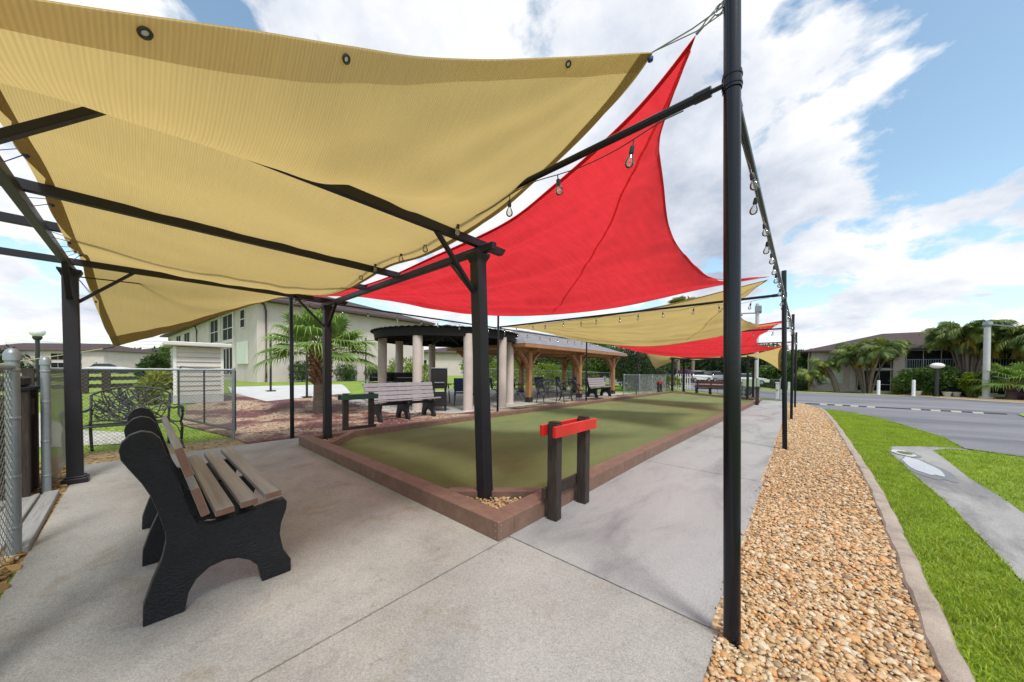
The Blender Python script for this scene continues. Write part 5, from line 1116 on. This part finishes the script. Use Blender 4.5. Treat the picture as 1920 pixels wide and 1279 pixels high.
# fan palm beside the court
def fan_palm(label, loc, trunk_h, n, petiole, blade, seed, tr=.19, m='palm', group=None):
    r = random.Random(seed); t = thing('fan_palm', label, 'palm tree', loc, 0, group)
    prof_ = [(tr*1.25, -.02), (tr*1.1, .15), (tr, .5), (tr*.95, trunk_h*.55)]; MB().lathe(prof_, n=18).build('trunk', 'palmtrunk', t, smooth=True)
    mb = MB()
    for i in range(120):
        z = trunk_h*.45+(trunk_h*.6)*(i/120); a = i*2.4; rr = tr*(.9+.2*(z/trunk_h)); d = Vector((cos(a), sin(a), 0))
        mb.beam(d*rr*.8+Vector((0, 0, z)), d*(rr+.1+.05*r.random())+Vector((0, 0, z+.13+.1*r.random())), .075, .03)
    mb.build('boot_stubs', 'boot', t)
    MB().lathe([(tr*.9, trunk_h*.45), (tr*1.05, trunk_h*.8), (tr*.8, trunk_h), (.05, trunk_h+.15)], n=16).build('crown_shaft', 'boot', t, smooth=True)
    for i in range(n):
        a = i*2.399+r.uniform(-.2, .2); f = i/n; el = 1.45-1.45*f+r.uniform(-.12, .12); d = Vector((cos(a)*cos(el), sin(a)*cos(el), sin(el))); L = petiole*r.uniform(.85, 1.15)
        p0 = Vector((cos(a)*tr*.6, sin(a)*tr*.6, trunk_h*.96)); p1 = p0+d*L*.6; p2 = p0+d*L+Vector((0, 0, -.14*L)); mb = MB(); mb.tube([p0, p1, p2], [.018, .012, .009], 5); pm = mb
        nseg = 34; v = []; fs = []; ax = (p2-p1).normalized(); side = ax.cross(Vector((0, 0, 1)));
        if side.length < .1: side = Vector((-sin(a), cos(a), 0))
        side.normalize(); nr = side.cross(ax); B = blade*r.uniform(.85, 1.1); att = []
        for k in range(nseg):
            th = -2.15+4.3*(k+.5)/nseg; w_ = 4.3/nseg*.5; ln = B*(1-.22*abs(th/2.15)**2)*r.uniform(.92, 1.04)
            def pt(th_, rad, drop, lift=0): return p2+(ax*cos(th_)+side*sin(th_))*rad+nr*(lift+.1*rad*abs(sin(th_)))+Vector((0, 0, -drop))
            b = len(v); tipd = .42*ln*r.uniform(.7, 1.5)
            v += [tuple(pt(th-w_, ln*.03, 0)), tuple(pt(th+w_, ln*.03, 0)), tuple(pt(th+w_*.98, ln*.55, .04*ln, -.004)), tuple(pt(th, ln*.55, .04*ln, .02)), tuple(pt(th-w_*.98, ln*.55, .04*ln, -.004)), tuple(pt(th+w_*.25, ln*.84, tipd*.35)), tuple(pt(th-w_*.25, ln*.84, tipd*.35)), tuple(pt(th+r.uniform(-.05, .05), ln, tipd))]
            fs += [(b, b+3, b+4), (b, b+1, b+2, b+3), (b+4, b+3, b+6), (b+3, b+2, b+5, b+6), (b+6, b+5, b+7)]
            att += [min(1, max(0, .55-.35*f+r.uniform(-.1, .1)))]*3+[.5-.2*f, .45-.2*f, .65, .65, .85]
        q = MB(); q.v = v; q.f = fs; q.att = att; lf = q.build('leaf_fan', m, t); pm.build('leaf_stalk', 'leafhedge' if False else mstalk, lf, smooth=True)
    return t
mstalk = mat('leaf_stalk_green', (.2, .26, .07), .5)
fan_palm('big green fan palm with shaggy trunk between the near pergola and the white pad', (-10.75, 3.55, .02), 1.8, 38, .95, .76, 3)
fan_palm('yellow green fan palm at the far right picture edge across the road', Z(13.9, 50.6), 1.4, 26, 1.2, 1.5, 9, .5)
fan_palm('tall fan palm far behind the red sails with its crown just showing', Z(-12.9, 49), 10.4, 26, 1.1, 1.2, 12, .2, 'arecaleaf')
fan_palm('second tall fan palm behind the second tan sail, right of the first', Z(-11.3, 50), 10.3, 24, 1.1, 1.2, 15, .2, 'arecaleaf')
# feather palms (areca clumps)
def feather(mb, att, p0, az, el, L, r, nl=22, leaf=.5, droop=.9, vb=.45):
    pts = []; p = Vector(p0); e = el
    for k in range(9):
        pts.append(p.copy()); p = p+Vector((cos(az)*cos(e), sin(az)*cos(e), sin(e)))*L/8; e -= droop/8*(1+.8*k/8)
    for k in range(nl):
        f = .12+.88*k/nl; q = pts[min(7, int(f*8))].lerp(pts[min(8, int(f*8)+1)], f*8-int(f*8)); tn = (pts[min(8, int(f*8)+1)]-pts[min(7, int(f*8))]).normalized()
        sd3 = tn.cross(Vector((0, 0, 1))).normalized(); ll = leaf*sin(pi*(.15+.8*f))*r.uniform(.8, 1.15)
        for s in (-1, 1):
            d = (sd3*s+tn*.9+Vector((0, 0, r.uniform(-.7, .1)))).normalized(); wv = tn*.016*leaf/.5; b = len(mb.v); m_ = q+d*ll*.55; tp = q+d*ll+Vector((0, 0, -.55*ll))
            mb.v += [tuple(q-wv), tuple(q+wv), tuple(m_+wv*1.4), tuple(m_-wv*1.4), tuple(tp)]; mb.f += [(b, b+1, b+2, b+3), (b+3, b+2, b+4)]; att += [min(1, max(0, vb+r.uniform(-.12, .12)))]*5
def areca(label, loc, stems, H_, spread, seed, L=2.0, leaf=.6, nf=12, group='palm clumps across the road', tr=.08, trm='palmtrunk', brown=.25):
    r = random.Random(seed); t = thing('areca_palm', label, 'palm tree', loc, 0, group)
    for i in range(stems):
        a = 2*pi*i/stems+r.uniform(-.3, .3); s = spread*(r.uniform(.3, 1) if stems > 1 else .4); h_ = H_*r.uniform(.78, 1.); b = Vector((cos(a)*s*.18, sin(a)*s*.18, 0)); tp = Vector((cos(a)*s, sin(a)*s, h_))
        md = b.lerp(tp, .5)+Vector((cos(a), sin(a), 0))*(-.12*s); mb = MB(); mb.tube(cr([b, md, tp], 5), tr if stems > 1 else tr*1.3, 8); mb.build('trunk', trm, t, smooth=True)
        mb = MB(); att = []
        for k in range(nf):
            dead = r.random() < brown and k > nf*.6
            feather(mb, att, tp+Vector((0, 0, -.25 if dead else 0)), r.uniform(0, 6.28), (-.6 if dead else 1.25-1.3*k/nf+r.uniform(-.15, .15)), L*r.uniform(.75, 1.1)*(.6 if dead else 1), r, 42, leaf, 1.5, .97 if dead else r.uniform(.2, .75))
        mb.att = att; mb.build('crown', 'arecaleaf', t)
    return t
areca('leaning single palm left of the shuttered window across the road', Z(3.2, 53.2), 1, 3.4, -3.4, 21, 1.9, .8, 20, tr=.2)
areca('small young palm at the left corner of the building across the road', Z(.7, 52.5), 2, 2.3, .5, 22, 1.7, .7, 10)
areca('wide many stemmed palm clump in front of the left screened bays', Z(5.3, 53.6), 10, 5.2, 2.1, 23, 2.1, .7, 13)
areca('tall dense palm clump behind the globe lamp', Z(12.1, 54.0), 12, 6.6, 1.8, 24, 2.2, .75, 14, brown=.35)
areca('dark palm clump right of the concrete utility pole', Z(15.6, 53.5), 11, 6.2, 2.0, 25, 2.4, .8, 14, brown=.3)
areca('dusty palm clump at the far right picture edge', Z(18.6, 52.5), 9, 5.8, 2.0, 26, 2.2, .7, 12)
tree('shrub', 'bright green spreading shrub beside the globe lamp across the road', 'shrub', Z(8.9, 52.3), [(0, 0, 1.9, 1.5, 1., .9), (1.1, 0, 2.3, 1.1, .9, .8), (-.9, 0, 1.3, 1, .8, .8), (.9, .2, 1.2, 1.2, .9, 1)], 5200, .24, 31, 'leaf', [([(0, 0, 0), (.1, 0, .8), (.3, 0, 1.6)], .1)])
tree('shrub', 'dark green rounded shrub behind the wide globe lamp', 'shrub', Z(10.6, 52.6), [(0, 0, 1.5, 1.4, .9, 1.2), (1.0, 0, 1.2, 1.1, .8, 1.1), (0, 0, .7, 1.5, .8, .7)], 5200, .2, 32, 'leafdark', [([(0, 0, 0), (0, 0, .7), (.1, 0, 1.3)], .1)])
tree('shrub', 'small red green bush at the foot of the stucco pillar', 'shrub', Z(7.9, 54.2), [(0, 0, .4, .7, .5, .4)], 900, .16, 33, 'croton', [([(0, 0, 0), (0, 0, .2), (0, 0, .4)], .04)])
tree('shrub', 'dark purple brown shrub below the rightmost fan palm', 'shrub', Z(14.6, 49.6), [(0, 0, .6, .9, .7, .6)], 1300, .2, 34, 'purpleleaf', [([(0, 0, 0), (0, 0, .2), (0, 0, .4)], .05)])
tree('shrub', 'silvery loose shrub left of the concrete utility pole', 'shrub', Z(11.7, 51.6), [(0, 0, 1.5, .7, .5, .8), (.3, 0, .8, .6, .5, .6)], 1600, .2, 35, 'leaflime', [([(0, 0, 0), (0, 0, .6), (.1, 0, 1.3)], .06)], gap=.1)
# left side shrubs and hedges
tree('croton_shrub', 'yellow green croton shrub left of the sided shed', 'shrub', (-14.3, .28, .26), [(0, 0, .48, .3, .27, .4), (.1, -.12, .36, .26, .22, .3), (-.1, .12, .6, .24, .22, .34)], 1300, .15, 41, 'croton', [([(0, 0, 0), (.05, 0, .25), (.1, 0, .5)], .03), ([(.05, 0, 0), (-.1, -.1, .25), (-.25, -.2, .5)], .025)], asp=.35, up=-.3)
tree('shrub', 'dark green bush behind the yellow croton beside the shed', 'shrub', (-15.6, .3, .36), [(0, 0, .8, .4, .36, .5)], 1500, .13, 42, 'leafhedge', [([(0, 0, 0), (0, 0, .3), (0, 0, .7)], .04)])
tree('tree', 'slender pale green tree between the shed and the far building', 'tree', (-44.2, 1.7, .45), [(0, 0, 2.3, .5, .5, 1.2)], 900, .2, 43, 'leaf', [([(0, 0, 0), (0, 0, 1.2), (.1, 0, 2.8)], .1)])
tree('tree', 'round dark tree between the two far left buildings', 'tree', (-150, -6, .45), [(0, 0, 3.2, 1.0, 1.0, 3.0), (.6, .6, 2.6, .9, .9, 2.2)], 2500, .6, 44, 'leafdark', [([(0, 0, 0), (0, 0, 1.2), (.1, 0, 2.8)], .3)])
hp = [('clipped hedge block left of the palm trunk', -25.2, 7.2, 1.35), ('clipped hedge block just right of the near pergola back post', -25.2, 10.0, 1.2), ('smallest clipped hedge block near the right end of the stucco wall', -25.4, 12.3, 1.1)]
for k, (lab, x, y, hh) in enumerate(hp):
    tree('clipped_hedge', lab, 'hedge', (x, y, .45), [(0, -.3, hh*.55, .6, .45, hh*.45), (0, .3, hh*.55, .6, .45, hh*.45), (0, 0, hh*.62, .6, .5, hh*.38)], 4200, .08, 50+k, 'leafhedge', [([(0, 0, 0), (0, 0, .3), (.05, 0, .7)], .05)], 'clipped hedge blocks along the stucco wall', gap=.8, asp=.6, shell=.85)
tree('shrub', 'bright lime bush seen between the left gazebo columns', 'shrub', (-17.2, 10.0, .4), [(0, 0, .75, 1.0, 1.0, .8), (.2, 1.0, .6, .9, .9, .65)], 5200, .11, 56, 'leaflime', [([(0, 0, 0), (0, 0, .3), (0, 0, .7)], .06)], gap=.6)
tree('shrub', 'small dark bush seen between the middle gazebo columns', 'shrub', (-19, 17.0, .45), [(0, 0, .9, .7, .7, .8)], 1500, .13, 57, 'leafhedge', [([(0, 0, 0), (0, 0, .3), (0, 0, .7)], .06)])
q = random.Random(5)
for k in range(6):
    f = k/5; x, y = -16.4+3.2*f, 15.0+9.2*f
    tree('lime_shrub', ['leftmost', 'second from left', 'third from left', 'fourth from left', 'fifth from left', 'rightmost'][k]+' lime green shrub in the hedge behind the pavilion', 'shrub', (x, y, zt(x, y)), [(0, 0, .9, .95, .95, .75), (.3, .5, .6, .8, .8, .6), (-.2, -.4, 1.2, .6, .6, .45)], 2600, .13, 60+k, 'leaflime' if k != 4 else 'leaf', [([(0, 0, 0), (0, 0, .4), (0, 0, .9)], .05)], 'lime shrubs in the hedge behind the pavilion', gap=.5)
for k, (x, y, h_, m_) in enumerate(((-20.5, 21, 3.1, 'leaf'), (-19.5, 26, 3.4, 'leafdark'), (-17.5, 30, 3.2, 'leaf'), (-15.5, 26, 2.7, 'leafdark'))):
    tree('tree', ['low green tree behind the left end of the pavilion', 'dark tree behind the middle of the pavilion', 'green tree behind the right half of the pavilion', 'low dark tree behind the last cedar post'][k], 'tree', (x, y, zt(x, y)), [(0, 0, h_*.62, 2.0, 2.0, h_*.4), (1.3, 1, h_*.5, 1.5, 1.5, h_*.3), (-1.2, -1, h_*.5, 1.5, 1.5, h_*.35)], 4500, .26, 70+k, m_, [([(0, 0, 0), (0, .1, h_*.3), (.1, 0, h_*.6)], .12)], 'trees behind the pavilion')
# dark dense hedge tree at the court's left far side
tree('conifer', 'tall dense dark evergreen behind the low fence right of the pavilion', 'tree', (-8.25, 23.2, -.03), [(0, 0, 1.3, 1.1, 1.6, 1.3), (-.4, -1.2, 1.5, 1.1, 1.2, 1.3), (-.5, 1.5, 1.2, 1.1, 1.3, 1.15), (-.6, 0, 2.2, 1.0, 1.5, .9), (-1.2, -1.4, 2.2, 1.0, 1.0, .8), (-.2, 2.4, .8, .9, 1.2, .85)], 17000, .13, 81, 'leafdark', [([(0, 0, 0), (0, 0, 1), (0, 0, 2)], .12), ([(.05, -1, 0), (0, -1.1, 1), (0, -1.2, 2)], .1)], gap=.75, shell=.7)
tree('tree', 'mid green tree rising behind the dark evergreen beside the pavilion roof', 'tree', (-12.6, 25.5, 0), [(0, 0, 2.6, 2.0, 1.9, 1.5), (1.4, .6, 1.7, 1.4, 1.4, 1.2), (-1.0, 0, 3.2, 1.2, 1.2, .9)], 8500, .2, 82, 'leaf', [([(0, 0, 0), (0, 0, 1.2), (.2, 0, 2.5)], .15)])
# trees far behind the small pergola
specs = [(-13, 62, 5.6, 'leafdark'), (-9, 66, 6.6, 'leaf'), (-4.5, 70, 6.6, 'leaf'), (-17, 60, 5.2, 'leaf'), (-22, 64, 5.4, 'leafdark'), (-.8, 74, 6.0, 'leafdark'), (-6.5, 62, 5.4, 'leafdark'), (-27, 58, 5, 'leaf'), (-2.6, 58.5, 3.6, 'leaf')]
names_ = ['dark broad tree behind the row of parked cars', 'tallest green tree above the red brown bench', 'green tree just left of the nearest tall pole', 'green tree behind the far pergola left post', 'dark tree left of the far pergola', 'dark tree right of the pale street light', 'dark low tree behind the far pergola middle', 'far green tree past the dark evergreen', 'bright green bush behind the hanging far sail corner']
for k, (x, y, h_, m_) in enumerate(specs):
    w_ = h_*.62
    tree('broadleaf_tree', names_[k], 'tree', Z(x, y), [(0, 0, h_*.6, w_, w_, h_*.3), (w_*.7, .5, h_*.5, w_*.7, w_*.7, h_*.28), (-w_*.7, -.5, h_*.48, w_*.7, w_*.7, h_*.26), (0, 0, h_*.82, w_*.6, w_*.6, h_*.2), (w_*.3, -1, h_*.35, w_*.8, w_*.6, h_*.2)], 7500, .42, 90+k, m_, [([(0, 0, 0), (.2, 0, h_*.25), (0, 0, h_*.55)], .3), ([(0, 0, h_*.25), (1, 0, h_*.4), (1.6, 0, h_*.6)], .16)], 'broadleaf trees beyond the parking lot')
o = leafcloud([(-60+12*k, 95+6*sin(k), 2.2, 9, 5, 3.3+.8*sin(k*2.1)) for k in range(12)], 30000, .9, 120)
mb = MB(); mb.arr(o[0], o[1]); mb.att = o[2]; tag(mb.build('distant_woods', 'leafdark'), 'far off band of trees along the horizon', 'woods', kind='stuff')
o = leafcloud([(-150+2*k, -60+9*k, 2.0, 5, 8, 3.4+.8*sin(k*2.1)) for k in range(16)], 22000, 1.0, 121)
mb = MB(); mb.arr(o[0], o[1]); mb.att = o[2]; tag(mb.build('distant_woods', 'leafdark'), 'far off band of trees beyond the left buildings', 'woods', kind='stuff')
tree('shrub', 'purple flowering bush beside the white pickets behind the far pergola', 'shrub', Z(-9.3, 38), [(0, 0, .9, .7, .7, .8)], 1800, .16, 130, 'purpleleaf', [([(0, 0, 0), (0, 0, .3), (0, 0, .8)], .05)])
tree('clipped_hedge', 'low dark hedge beyond the road right of the pale street light', 'hedge', Z(-3.2, 56.5), [(k*1.3-3, 0, .5, .9, .6, .55) for k in range(6)], 5000, .16, 131, 'leafdark', [([(0, 0, 0), (0, 0, .2), (0, 0, .5)], .05)], gap=.7)
tree('shrub', 'dark round bush at the left corner of the building across the road', 'shrub', Z(-.2, 54.5), [(0, 0, .55, .9, .7, .6)], 1500, .15, 132, 'leafdark', [([(0, 0, 0), (0, 0, .2), (0, 0, .5)], .05)])
tree('shrub', 'dry tan grass bush left of the far pergola near the small score rack', 'shrub', Z(-7.6, 26.5), [(0, 0, .5, .8, .6, .5)], 1500, .2, 133, 'croton', [([(0, 0, 0), (0, 0, .2), (0, 0, .4)], .04)], asp=.2)
tree('shrub', 'dark low shrub at the far right kerb beside the far pergola posts', 'shrub', Z(-3.2, 26.9), [(0, 0, .3, .8, .5, .35)], 1200, .12, 134, 'leafdark', [([(0, 0, 0), (0, 0, .1), (0, 0, .3)], .03)])
t = thing('picket_screen', 'white picket screen standing left of the second far pergola post', 'fence', Z(-7.0, 28.0), .2)
for k in range(7): MB().box((k*.16-.5, 0, .6), (.07, .03, 1.2)).build('picket', 'white', t)
for z in (.3, .95): MB().box((0, .03, z), (1.15, .03, .07)).build('rail', 'white', t)
